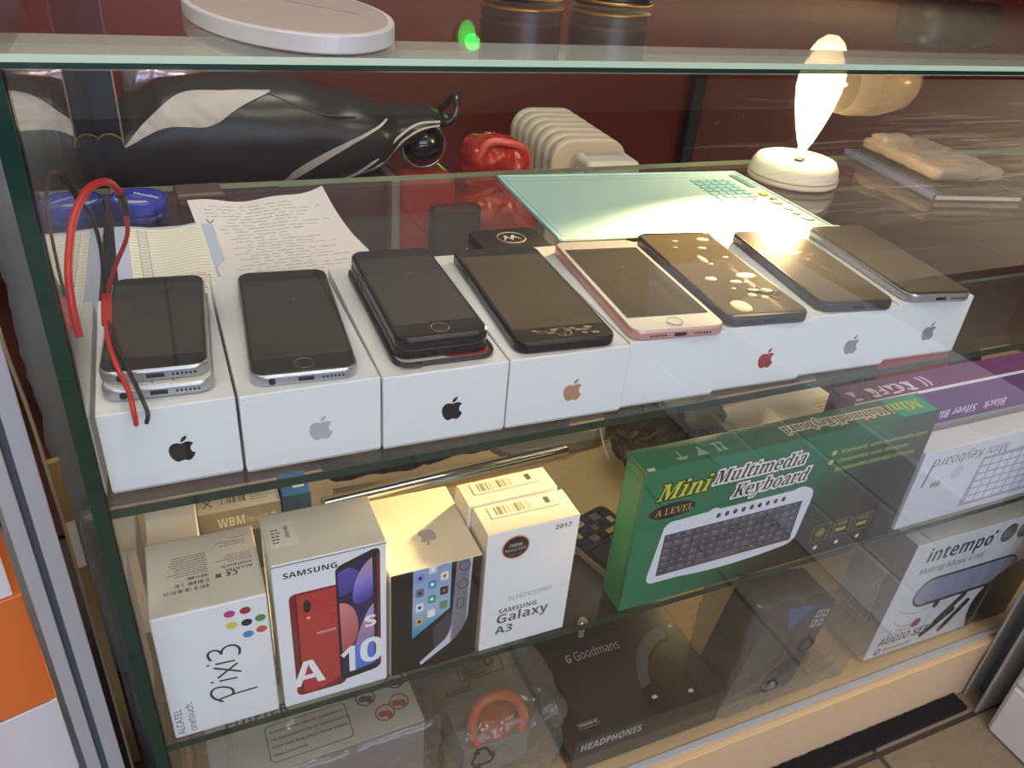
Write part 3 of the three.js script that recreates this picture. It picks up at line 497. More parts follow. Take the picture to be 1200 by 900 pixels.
{
  const front = tx(700, 1310, (g, w, h) => {
    fill(g, '#ebecef', 0, 0, w, h); words(g, 'SAMSUNG', 60, 125, 62, '#17171a', { w: 'bold', sx: 1.12 });
    // red phone seen from the back
    g.fillStyle = '#7d2124'; g.beginPath(); g.roundRect(84, 270, 330, 960, 46); g.fill();
    poly(g, '#b93a3a', [[130, 290], [400, 290], [400, 1130], [250, 1210], [130, 1210]]); fill(g, '#5d1719', 118, 300, 12, 900);
    disc(g, '#2a1c1c', 190, 400, 24, 56); disc(g, '#f3c9b6', 194, 505, 11); g.strokeStyle = '#8d2a2b'; g.lineWidth = 6; g.beginPath(); g.arc(320, 540, 34, -1.5, 1.3); g.stroke(); words(g, 'SAMSUNG', 240, 675, 26, '#e9d0c8', { w: 'bold' });
    // blue phone seen from the front
    g.fillStyle = '#241a1e'; g.beginPath(); g.moveTo(375, 170); g.quadraticCurveTo(375, 130, 420, 110); g.lineTo(610, 40); g.quadraticCurveTo(660, 30, 660, 80); g.lineTo(660, 1110); g.quadraticCurveTo(655, 1160, 600, 1170); g.lineTo(420, 1190); g.quadraticCurveTo(378, 1190, 378, 1140); g.closePath(); g.fill();
    fill(g, '#7a2a2c', 640, 90, 14, 1030);
    g.save(); g.beginPath(); g.moveTo(388, 180); g.lineTo(610, 70); g.lineTo(618, 1100); g.lineTo(400, 1140); g.closePath(); g.clip(); fill(g, '#2a2350', 380, 30, 260, 1150);
    const gr = (x0, y0, x1, y1, cs) => { const q = g.createLinearGradient(x0, y0, x1, y1); cs.forEach((c, i) => q.addColorStop(i / (cs.length - 1), c)); return q; };
    g.fillStyle = gr(390, 180, 480, 400, ['#5a52a8', '#413a86']); g.beginPath(); g.ellipse(410, 270, 110, 130, 0.7, 0, 7); g.fill();
    g.fillStyle = gr(470, 150, 630, 420, ['#c9a08a', '#8f84d8', '#4f46a8']); g.beginPath(); g.moveTo(480, 470); g.bezierCurveTo(470, 260, 560, 120, 640, 90); g.lineTo(640, 420); g.quadraticCurveTo(540, 520, 480, 470); g.fill();
    g.fillStyle = gr(380, 480, 500, 900, ['#d98a86', '#b8555a']); g.beginPath(); g.ellipse(400, 680, 110, 230, 0, 0, 7); g.fill();
    g.fillStyle = gr(500, 520, 560, 1150, ['#a9a2e4', '#c58a9a', '#5a7fd8', '#3f78d0']); g.beginPath(); g.moveTo(640, 490); g.bezierCurveTo(540, 560, 470, 900, 440, 1160); g.lineTo(640, 1160); g.closePath(); g.fill(); g.restore();
    words(g, 'A', 62, 1140, 330, '#f4f4f6', { w: 'bold' }); words(g, '1', 372, 1125, 350, '#f4f4f6', { w: 'bold', sx: 0.78 }); words(g, '0', 505, 1080, 330, '#f4f4f6', { w: 'bold' }); words(g, 's', 545, 730, 190, '#f4f4f6', { w: 'bold' });
  });
  const top = tx(560, 420, (g, w, h) => { fill(g, '#dfd9c9', 0, 0, w, h); fill(g, '#e8e4d8', 24, 90, 130, 200); words(g, 'SM-A107', 100, 120, 26, '#3a362f', { rot: Math.PI / 2, w: 'bold' }); smallprint(g, 34, 140, 40, 5, 26, '#4b463f'); grain(g, w, h, 1600, 0.1, ['#c0b8a4', '#f6f2e6']); });
  const t = carton('phone_carton', 'phone box picturing a red phone and a blue screen, second on the lower shelf', 'phone box', { w: 0.0705, h: 0.1305, d: 0.047, pos: [0.1093, S2, 0.0045], front: pr(front, 0.35), top: pr(top, 0.5), flap: undefined });
  part('lid_seam', at(box(0.0708, 0.0006, 0.0006), 0, 0.1292, 0.0001), S('#8a857a', 0.6), t);
}
{
  const front = tx(640, 1000, (g, w, h) => {
    fill(g, '#19191b', 0, 0, w, h);
    g.save(); g.beginPath(); g.moveTo(150, 0); g.lineTo(420, 0); g.lineTo(420, 440); g.lineTo(150, 660); g.closePath(); g.clip();
    const q = g.createLinearGradient(0, 0, 0, 650); q.addColorStop(0, '#8da3c9'); q.addColorStop(0.6, '#a9bdd8'); q.addColorStop(1, '#3a8fb4'); g.fillStyle = q; g.fillRect(150, 0, 270, 660);
    const icons = ['#7b95d6', '#d8d6cf', '#2f7fd0', '#6d7480', '#3d98c8', '#efe7d8', '#e8ecf0', '#3f9f6a', '#26303c', '#d6b070', '#f4eee4', '#4aa468'];
    let k = 0; for (let r = 0; r < 4; r++) for (let c = 0; c < 3; c++) { g.fillStyle = icons[k++]; g.beginPath(); g.roundRect(172 + c * 86, 40 + r * 140 - c * 55, 56, 78, 12); g.fill(); disc(g, ['#c05a4a', '#2a2a2a', '#ffffff'][k % 3], 200 + c * 86, 80 + r * 140 - c * 55, 12, 16); }
    g.restore();
    poly(g, '#45454b', [[300, 600], [430, 470], [470, 640], [320, 860]]);
    const m = g.createLinearGradient(430, 0, 560, 0); m.addColorStop(0, '#d4d2dc'); m.addColorStop(0.15, '#83808c'); m.addColorStop(0.85, '#79757f'); m.addColorStop(1, '#c6c4cc'); g.fillStyle = m;
    g.beginPath(); g.moveTo(455, 0); g.lineTo(570, 0); g.lineTo(560, 560); g.quadraticCurveTo(540, 700, 440, 800); g.lineTo(220, 960); g.lineTo(210, 930); g.lineTo(390, 760); g.quadraticCurveTo(440, 690, 440, 560); g.closePath(); g.fill();
    poly(g, '#dadada', [[210, 930], [300, 850], [340, 870], [222, 962]]);
    g.strokeStyle = '#3c3a42'; g.lineWidth = 7; g.beginPath(); g.ellipse(515, 60, 38, 44, 0, 0, 7); g.stroke(); g.beginPath(); g.ellipse(508, 230, 38, 44, 0, 0, 7); g.stroke(); g.strokeRect(475, 370, 46, 90);
  });
  const t = carton('phone_carton', 'phone box picturing a black phone standing edge on, pale top with a grey fruit logo', 'phone box', { w: 0.0645, h: 0.0985, d: 0.078, pos: [0.1795, S2, 0.0045], front: pr(front, 0.35), base: M.cream, top: S('#e3d7bd', 0.5) });
  const l = part('logo', fruitGeo(0.0155), S('#a9a49a', 0.35), t, [0.002, 0.0986, -0.028]); l.rotation.set(-Math.PI / 2, 0, Math.PI);
}
{
  const front = tx(700, 1150, (g, w, h) => {
    fill(g, '#eceae8', 0, 0, w, h); words(g, '2017', 510, 84, 54, '#3a3836', { w: 'bold', sx: 1.1 });
    words(g, '236432523410', 560, 640, 58, '#8d8a84', { rot: Math.PI - 0.01, sx: 0.95 });
    words(g, 'SAMSUNG', 130, 800, 62, '#4b494a', { w: 'bold', sx: 1.05 }); words(g, 'Galaxy', 118, 905, 130, '#5a5857', { w: 'bold', sx: 1.0 }); words(g, 'A3', 118, 1015, 110, '#4b494a', { w: 'bold', sx: 1.1 });
    grain(g, w, h, 1200, 0.06, ['#c4c0b8', '#ffffff']);
  });
  const stick = tx(256, 256, (g, w, h) => { fill(g, '#d98f66', 0, 0, w, h); disc(g, '#1d1a1e', 128, 128, 116); words(g, 'new', 128, 120, 66, '#d9d4cc', { align: 'center' }); words(g, 'Nano-SIM', 128, 168, 44, '#c9c3b8', { align: 'center' }); words(g, 'ready to use', 128, 214, 22, '#a8a29a', { align: 'center' }); });
  const lab = tx(512, 160, (g, w, h) => { fill(g, '#e2dac6', 0, 0, w, h); barcode(g, 40, 14, 260, 120); fill(g, '#2a2622', 420, 20, 40, 90); });
  const mk = (label, pos, d, yaw, withFront) => {
    const t = carton('phone_carton', label, 'phone box', { w: 0.0705, h: 0.1145, d, pos, yaw, front: withFront ? pr(front, 0.4) : cartonWhite, top: S('#e0d7c4', 0.5), base: S('#d9d3c8', 0.5), group: 'pair of tall white phone boxes' });
    part('barcode_label', at(box(0.052, 0.0003, 0.012), 0, 0.1147, -d + 0.009), [M.cream, M.cream, pr(lab, 0.5), M.cream, M.cream, M.cream], t);
    return t;
  };
  const t = mk('tall white phone box with a round black sticker on its front', [0.2495, S2, 0.0045], 0.030, 0, true);
  part('round_sticker', new THREE.CylinderGeometry(0.0105, 0.0105, 0.0003, 48).rotateY(Math.PI / 2).rotateX(Math.PI / 2), [S('#d98f66'), pr(stick, 0.35), S('#d98f66')], t, [-0.0135, 0.0985, 0.0002]);
  mk('tall white phone box standing behind the one with the round sticker', [0.2475, S2, -0.0275], 0.026, 0.02, false);
}
{ // green keyboard box
  const front = tx(1400, 690, (g, w, h) => {
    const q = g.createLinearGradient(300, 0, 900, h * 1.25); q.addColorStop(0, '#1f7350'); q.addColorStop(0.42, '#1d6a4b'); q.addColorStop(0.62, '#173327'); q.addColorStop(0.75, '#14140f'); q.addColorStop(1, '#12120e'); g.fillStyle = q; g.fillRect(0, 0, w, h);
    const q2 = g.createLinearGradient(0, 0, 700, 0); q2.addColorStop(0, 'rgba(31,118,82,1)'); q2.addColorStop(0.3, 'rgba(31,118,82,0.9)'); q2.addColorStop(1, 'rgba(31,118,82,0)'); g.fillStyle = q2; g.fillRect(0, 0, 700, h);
    words(g, 'Mini', 60, 150, 104, '#d3d13a', { font: 'serif', w: 'bold', skew: -0.3, sx: 0.92, stroke: [['#122b1d', 12]] });
    disc(g, '#15140c', 145, 208, 100, 36); words(g, 'A LEVEL', 72, 225, 42, '#b8a860', { font: 'serif', w: 'bold', sx: 0.9 });
    words(g, 'Multimedia', 300, 128, 84, '#22201c', { font: 'serif', w: 'bold', skew: -0.25, sx: 0.86, stroke: [['#0d0d0b', 28], ['#e9e6de', 20]] });
    words(g, 'Keyboard', 405, 218, 84, '#22201c', { font: 'serif', w: 'bold', skew: -0.25, sx: 0.86, stroke: [['#0d0d0b', 28], ['#e9e6de', 20]] });
    for (const [s, y] of [['Keyboard, with multimedia keys', 120], ['Compatible with Windows', 166], ['Windows98/2000/ME/XP/Vista', 212]]) words(g, s, 900, y, 30, '#a9b24a', { w: 'bold', skew: -0.2 });
    disc(g, '#c2c24a', 870, 110, 13); disc(g, '#c2c24a', 868, 156, 13);
    // printed keyboard
    g.save(); g.translate(98, 262); g.scale(0.84, 1.04); g.translate(-158, -345);
    g.fillStyle = '#e4e4ea'; g.beginPath(); g.moveTo(190, 380); g.quadraticCurveTo(200, 345, 260, 350); g.lineTo(420, 345); g.quadraticCurveTo(450, 325, 480, 345); g.lineTo(900, 345); g.quadraticCurveTo(940, 325, 990, 350); g.quadraticCurveTo(1035, 360, 1030, 420); g.lineTo(1010, 600); g.quadraticCurveTo(1000, 640, 930, 645); g.quadraticCurveTo(600, 680, 330, 650); g.lineTo(190, 650); g.quadraticCurveTo(150, 640, 158, 600); g.closePath(); g.fill();
    fill(g, '#3b3a44', 205, 412, 770, 205);
    for (let i = 0; i < 9; i++) disc(g, '#3a3a3f', 480 + i * 46, 378, 12);
    for (let r = 0; r < 6; r++) for (let c = 0; c < 15; c++) { if (r === 5 && c > 3 && c < 9) { if (c === 4) { g.fillStyle = '#63626d'; g.fillRect(209 + 4 * 51, 416 + 5 * 33.6, 5 * 51 - 6, 27); } continue; } const k = 0.8 + 0.4 * rnd(); g.fillStyle = `rgb(${86 * k},${86 * k},${98 * k})`; g.fillRect(209 + c * 51, 416 + r * 33.6, 44, 27); g.fillStyle = 'rgba(190,190,205,0.55)'; g.fillRect(222 + c * 51, 420 + r * 33.6, 10, 8); }
    g.restore();
    for (let i = 0; i < 3; i++) { g.save(); g.translate(-150, 10); g.setLineDash([9, 7]); g.strokeStyle = '#b5b03e'; g.lineWidth = 4; g.strokeRect(1060 + i * 118, 500, 92, 92); g.setLineDash([]); if (i === 0) { disc(g, '#8f8c36', 1106, 546, 26); g.strokeStyle = '#15140c'; g.lineWidth = 3; g.strokeRect(1088, 528, 36, 36); } else { words(g, i === 1 ? 'USB' : 'PS/2', 1072 + i * 118, 532, 28, '#b5b03e', { w: 'bold' }); fill(g, '#b5b03e', 1074 + i * 118, 548, 56, 18); } disc(g, '#e6e4da', 1106 + i * 118, 634, 11); g.restore(); }
    g.globalAlpha = 0.5; for (let i = 0; i < 40; i++) disc(g, '#8fae9a', 1000 + rnd() * 380, 280 + rnd() * 300, 1.5); g.globalAlpha = 1;
  });
  const top = tx(1400, 124, (g, w, h) => {
    const q = g.createLinearGradient(0, 0, w, 0); q.addColorStop(0, '#27785a'); q.addColorStop(0.5, '#3a6349'); q.addColorStop(1, '#2f6f52'); g.fillStyle = q; g.fillRect(0, 0, w, h);
    g.fillStyle = '#9cb8ae'; poly(g, '#9cb8ae', [[140, 84], [190, 84], [180, 98], [150, 98]]); fill(g, '#9cb8ae', 160, 50, 6, 34); poly(g, '#9cb8ae', [[228, 96], [278, 96], [260, 64], [246, 64]]); fill(g, '#9cb8ae', 248, 46, 10, 20); fill(g, '#9cb8ae', 320, 46, 8, 50); fill(g, '#9cb8ae', 346, 46, 8, 50); fill(g, '#9cb8ae', 310, 46, 52, 7); fill(g, '#9cb8ae', 316, 80, 16, 16); fill(g, '#9cb8ae', 342, 80, 16, 16);
    g.save(); g.translate(w, h); g.rotate(Math.PI); fill(g, '#2aa585', 24, 0, 190, h);
    words(g, 'Mini', 50, 88, 78, '#d9d43a', { font: 'serif', w: 'bold', skew: -0.2 }); words(g, 'Multimedia', 250, 80, 58, '#2a2018', { font: 'serif', w: 'bold', sx: 0.85, stroke: [['#d9cfae', 16]] }); words(g, 'Keyboard', 520, 82, 58, '#2a2018', { font: 'serif', w: 'bold', sx: 0.85, stroke: [['#d9cfae', 16]] }); g.restore();
  });
  const gs = S('#1f7350', 0.4);
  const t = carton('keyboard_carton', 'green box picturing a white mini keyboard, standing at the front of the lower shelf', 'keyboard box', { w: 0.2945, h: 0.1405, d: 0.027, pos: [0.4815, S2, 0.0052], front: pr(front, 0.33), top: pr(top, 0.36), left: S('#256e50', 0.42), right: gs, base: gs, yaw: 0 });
  part('side_flap', at(rbox(0.0005, 0.134, 0.0215, 0.0002, 1), -0.1474, 0.0695, -0.0135), S('#2b7c5a', 0.42), t);
  part('tuck_tab', at(rbox(0.006, 0.0006, 0.003, 0.0002, 1), -0.143, 0.1406, -0.002), S('#d0cdc0', 0.6), t, [0, 0, 0], [0, 0, 0]);
}
{ // white mini keyboard box, printed upside down
  const front = tx(1300, 360, (g, w, h) => {
    fill(g, '#d9d9e0', 0, 0, w, h); g.save(); g.translate(w, h); g.rotate(Math.PI);
    words(g, 'Mini Keyboard', w - 480, h - 40, 64, '#55545c', { skew: -0.1 });
    g.restore(); g.fillStyle = '#6e6d75'; for (let i = 0; i < 9; i++) g.fillRect(100 + i * 6, 150 + (i % 3) * 4, 4, 26); disc(g, '#c6c6cf', 225, 130, 34);
    g.fillStyle = '#9c9ca8'; g.beginPath(); g.moveTo(350, 90); g.lineTo(1240, 60); g.lineTo(1240, 330); g.lineTo(330, 330); g.closePath(); g.fill();
    for (let r = 0; r < 6; r++) for (let c = 0; c < 16; c++) { g.fillStyle = '#dadae2'; g.fillRect(362 + c * 54, 102 + r * 37, 46, 29); }
  });
  const t = carton('keyboard_carton', 'white mini keyboard box with upside down lettering, beside the green box', 'keyboard box', { w: 0.32, h: 0.089, d: 0.026, pos: [0.797, S2, 0.0035], front: pr(front, 0.42), base: S('#dcdce2', 0.45) });
  part('lid_flap', at(rbox(0.22, 0.0006, 0.020, 0.0002, 1), 0.03, 0.0892, -0.013), S('#d6d6da', 0.5), t);
  part('handle_slot', at(rbox(0.0022, 0.030, 0.0008, 0.0003), -0.1515, 0.045, 0.0), S('#77767e', 0.7), t, [0, 0, 0], [0, 0, -0.12]);
}
{ // purple box behind
  const strip = (big) => (g, w, h) => {
    fill(g, '#6e3a78', 0, 0, w, h); if (big) { fill(g, '#cfcbd3', 0, h * 0.33, w, h * 0.67); }
    g.save(); g.translate(w, big ? h * 0.33 : h); g.rotate(Math.PI);
    if (big) words(g, 'Black   Silver Black', w - 850, 58, 50, '#e9dcee', { w: 'bold' });
    else { words(g, '((  C\u20ac  FC', w - 420, 78, 76, '#e9dcee', { w: 'bold' }); for (let i = 0; i < 4; i++) { fill(g, '#e9dcee', w - 60 - i * 90 + 0, 18, 34, 12); poly(g, '#e9dcee', [[w - 60 - i * 90, 76], [w - 20 - i * 90, 76], [w - 40 - i * 90, 36]]); } }
    g.restore(); fill(g, '#efe3f0', 0, big ? 0 : h - 7, w, 7);
  };
  carton('keyboard_carton', 'purple and white box with upside down colour names, behind the white keyboard box', 'keyboard box', { w: 0.34, h: 0.1290, d: 0.030, pos: [0.7435, S2, -0.0345], front: pr(tx(1360, 516, strip(true)), 0.4), top: pr(tx(1360, 120, strip(false)), 0.4), base: S('#6e3a78', 0.45) });
}
{ // grey health-device box, blue box, white box, behind the first phone carton
  const top = tx(512, 256, (g, w, h) => { fill(g, '#c6c3bb', 0, 0, w, h); words(g, 'X', 30, 190, 120, '#55514a'); barcode(g, 150, 30, 150, 150); smallprint(g, 330, 40, 160, 6, 26); });
  const front = tx(512, 420, (g, w, h) => { fill(g, '#97948d', 0, 0, w, h); words(g, 'WBM', 110, 100, 78, '#e6e3da', { w: 'bold', sx: 0.9 }); words(g, 'health', 290, 96, 50, '#d2cec4'); words(g, '+', 440, 96, 80, '#d8d5cc', { w: 'bold' }); fill(g, '#56544f', 30, 150, 460, 270); grain(g, w, h, 800, 0.2, ['#e9e6de']); });
  carton('device_carton', 'grey box with pale lettering and a barcode, behind the box with coloured dots', 'box', { w: 0.061, h: 0.066, d: 0.027, pos: [0.0675, S2, -0.133], front: pr(front, 0.45), top: pr(top, 0.5), base: S('#a09d96', 0.5) });
  const bt = tx(256, 256, (g, w, h) => { fill(g, '#2d6fb0', 0, 0, w, h); fill(g, '#dfe8ef', 140, 120, 80, 80); for (let i = 0; i < 60; i++) fill(g, '#33618f', 146 + Math.floor(rnd() * 9) * 8, 126 + Math.floor(rnd() * 9) * 8, 6, 6); });
  bt; const bt2 = tx(256, 256, (g, w, h) => { fill(g, '#2d6fb0', 0, 0, w, h); });
  const bb = carton('device_carton', 'small blue box beside the grey lettered box', 'box', { w: 0.022, h: 0.068, d: 0.03, pos: [0.1105, S2, -0.134], top: pr(bt2, 0.45), front: S('#23507e', 0.5), base: S('#2a62a0', 0.45) });
  part('label', at(box(0.009, 0.0003, 0.011), 0.003, 0.0682, -0.014), S('#d5dde4', 0.5), bb);
  carton('device_carton', 'plain white box at the left end behind the box with coloured dots', 'box', { w: 0.034, h: 0.080, d: 0.05, pos: [0.0195, S2, -0.092], base: S('#c9c8c6', 0.5), flap: S('#bdbbb8', 0.55) });
  const rp = thing('rope_coil', 'coil of pale yellow cord behind the red phone box', 'cord', [0.118, S2, -0.118]);
  for (const [r, y, w] of [[0.030, 0.0042, 0], [0.028, 0.0120, 0.4], [0.0265, 0.0195, 0.9]]) part('cord_turn', new THREE.TorusGeometry(r, 0.0038, 10, 60).rotateX(Math.PI / 2 + 0.06 * w).translate(0.002 * w, y, 0), S('#b59c55', 0.8), rp);
}
{ // beige card, telescopic rod, hook, bag, papers, bare phone
  const cardTex = tx(256, 256, (g, w, h) => { fill(g, '#f0dcb6', 0, 0, w, h); grain(g, w, h, 6000, 0.16, ['#a48a60', '#e2d0ac']); });
  const c = thing('card_sheet', 'flat beige card sheet lying on the lower shelf behind the phone boxes', 'card', [0.337, S2, -0.150], -0.03);
  part('sheet', at(rbox(0.372, 0.004, 0.110, 0.0008), 0, 0.0021, 0), S('#ffffff', 0.7, { map: cardTex }), c); part('upper_layer', at(rbox(0.368, 0.0012, 0.106, 0.0005), 0, 0.0047, 0), S('#efe6d6', 0.7, { map: cardTex }), c);
  const r = thing('telescopic_rod', 'chrome rod with a grey moulded handle lying on the beige card sheet', 'rod', [0.20, S2 + 0.0054, -0.182], 0.055);
  part('chrome_tube', new THREE.CylinderGeometry(0.0062, 0.0062, 0.245, 28).rotateZ(Math.PI / 2).translate(0.062, 0.0063, 0), M.chrome, r);
  part('inner_rail', new THREE.CylinderGeometry(0.0036, 0.0036, 0.245, 20).rotateZ(Math.PI / 2).translate(0.062, 0.0037, -0.0105), S('#cdb892', 0.4), r);
  const hs = new THREE.Shape(); hs.moveTo(0, -0.004); hs.bezierCurveTo(0.03, -0.013, 0.07, -0.014, 0.10, -0.011); hs.lineTo(0.118, -0.006); hs.lineTo(0.118, 0.008); hs.bezierCurveTo(0.09, 0.016, 0.05, 0.012, 0.03, 0.014); hs.bezierCurveTo(0.015, 0.022, 0.0, 0.02, -0.012, 0.018); hs.lineTo(0, -0.004);
  part('grey_handle', slab(hs, 0.013, 0.003, 3), S('#8f8c87', 0.5), r, [0.126, 0.0, -0.012]);
  const sc = part('screw_cap', at(cyl(0.0075, 0.0082, 0.004, 32), 0.2215, 0.0148, -0.013), S('#cfc2a4', 0.4), r);
  part('screw_slot', at(rbox(0.009, 0.0016, 0.0022, 0.0004), 0.2215, 0.0166, -0.013), S('#4a4234', 0.6), sc, [0, 0, 0]);
  part('brass_end', new THREE.CylinderGeometry(0.0040, 0.0046, 0.03, 24).rotateZ(Math.PI / 2).translate(0.257, 0.0060, -0.010), M.brass, r);
  const dk = thing('wrapped_pack', 'flat dark grey pack in clear wrap behind the chrome rod', 'pack', [0.275, S2, -0.285], 0.04);
  part('pack_body', sit(crumple(0.25, 0.030, 0.13, 0.004, 40, 19, 50, 0.2)), S('#2b2c2f', 0.35), dk); part('wrap_flap', sit(crumple(0.11, 0.006, 0.10, 0.003, 50, 4, 40), 0.044), P('#6d6e70', 0.25, { transmission: 0.3, thickness: 0 }), dk, [-0.02, 0, 0.005]); part('pack_label', at(rbox(0.07, 0.002, 0.03, 0.0008), -0.07, 0.047, 0.045), S('#1a1a1c', 0.5), dk);
  const h1 = thing('wire_hook', 'pair of bent white wire hooks beside the grey rod handle', 'hook', [0.432, S2, -0.190]);
  part('hook_wire', tube([[-0.006, 0.0016, 0.02], [-0.009, 0.018, 0.006], [-0.008, 0.034, -0.004], [0.004, 0.042, -0.008], [0.016, 0.040, -0.004]], 0.0015, 40), M.white, h1);
  part('hook_wire', tube([[0.014, 0.0016, 0.018], [0.004, 0.016, 0.01], [0.001, 0.030, 0.0], [0.006, 0.044, -0.012]], 0.0015, 40), M.white, h1);
  const bg = thing('plastic_bag', 'crumpled black plastic bag behind the green keyboard box', 'bag', [0.456, S2 + 0.006, -0.142]);
  part('bag_film', sit(crumple(0.064, 0.056, 0.080, 0.008, 60, 5, 40)), P('#2a2a2e', 0.2, {}), bg); part('clear_fold', sit(crumple(0.04, 0.010, 0.04, 0.004, 60, 8, 22), 0.068), P('#b9b4ac', 0.3, { transmission: 0.5, thickness: 0 }), bg, [0.02, 0, 0.018]);
  const sheetTex = tx(512, 300, (g, w, h) => { fill(g, '#d3c4a8', 0, 0, w, h); fill(g, '#dfd6c6', 0, 0, w, 120); for (let i = 0; i < 4; i++) fill(g, '#5d5242', 40, 160 + i * 26, 430 - i * 40, 4); poly(g, '#3b2f28', [[30, 70], [60, 70], [40, 100], [66, 130], [30, 130], [46, 100]]); });
  const wb = carton('leaflet_box', 'flat cream box with printed lines behind the green keyboard box', 'box', { w: 0.150, h: 0.072, d: 0.055, pos: [0.579, S2, -0.086], yaw: 0.08, top: pr(sheetTex, 0.6), base: S('#d0bf9e', 0.6) });
  part('loose_leaf', at(rbox(0.10, 0.0008, 0.045, 0.0003, 1), -0.01, 0.0735, -0.028), S('#dbd2c4', 0.6), wb, [0, 0, 0], [0, 0.1, 0.02]);
  const yb = carton('leaflet_box', 'small yellow ribbed box end between the black bag and the cream box', 'box', { w: 0.03, h: 0.07, d: 0.03, pos: [0.482, S2, -0.048], base: S('#bfa54e', 0.55) });
  for (let i = 0; i < 3; i++) part('ridge', at(rbox(0.03, 0.0016, 0.002, 0.0006), 0, 0.0705, -0.007 - i * 0.008), S('#a88f3c', 0.55), yb);
  const cylr = thing('red_flask', 'red flask with black ends lying behind the purple box', 'flask', [0.86, S2, -0.215], -0.04);
  part('flask_body', new THREE.CylinderGeometry(0.025, 0.025, 0.115, 40).rotateZ(Math.PI / 2).translate(0, 0.0252, 0), S('#b3160f', 0.3), cylr);
  part('end_cap', new THREE.CylinderGeometry(0.0235, 0.0235, 0.05, 40).rotateZ(Math.PI / 2).translate(-0.082, 0.0240, 0), S('#14100f', 0.5), cylr);
  part('end_cap', new THREE.CylinderGeometry(0.0235, 0.0235, 0.06, 40).rotateZ(Math.PI / 2).translate(0.087, 0.0240, 0), S('#14100f', 0.5), cylr);
  for (let i = 0; i < 5; i++) part('grip_ring', new THREE.TorusGeometry(0.0238, 0.0010, 8, 40).rotateY(Math.PI / 2).translate(-0.064 - i * 0.008, 0.0248, 0), S('#1d1715', 0.5), cylr);
  // opened phone with its board showing
  const ph = thing('open_phone', 'opened phone with its circuit board showing, beside the green keyboard box', 'phone', [0.366, S2, -0.060], 0.28);
  part('mid_frame', slab(roundRect(0.062, 0.090, 0.008), 0.006, 0.001), S('#8c8a86', 0.35, { metalness: 0.6 }), ph);
  part('inner_tray', slab(roundRect(0.058, 0.086, 0.006), 0.0008, 0, 1), S('#1a1b20', 0.5), ph, [0, 0.0056, 0]);
  const bd = part('circuit_board', at(rbox(0.052, 0.0012, 0.034, 0.0004), 0, 0.0068, -0.022), S('#20305a', 0.4), ph);
  for (let i = 0; i < 14; i++) part(i ? 'chip_' + String(i).padStart(3, '0') : 'chip', at(rbox(rr(0.004, 0.011), 0.0012, rr(0.004, 0.008), 0.0003, 1), -0.02 + (i % 5) * 0.010, 0.0079, -0.034 + Math.floor(i / 5) * 0.0105), S(['#15161a', '#c9bf8a', '#2a3f7c', '#8d9096'][i % 4], 0.4, { metalness: i % 4 === 3 ? 0.8 : 0 }), bd);
  part('battery', at(rbox(0.034, 0.003, 0.042, 0.001), -0.008, 0.0077, 0.018), S('#24345e', 0.45), ph); part('gold_contact', at(rbox(0.006, 0.0012, 0.005, 0.0003), 0.004, 0.0092, -0.004), M.brass, ph);
  // polystyrene crumbs
  for (const [x, z] of [[0.283, -0.167], [0.289, -0.1655], [0.283, -0.128], [0.2905, -0.123], [0.2925, -0.117]]) { const b = tag(part('foam_bead', new THREE.SphereGeometry(0.0021, 14, 10), M.white, scene, [x, S2 + 0.0074, z]), z < -0.15 ? 'tiny white foam bead touching the chrome rod' : 'tiny white foam bead on the beige card in front of the chrome rod', 'foam bead', z < -0.15 ? 'foam beads touching the chrome rod' : 'foam beads in front of the chrome rod'); b.name = numbered('foam_bead'); }
}

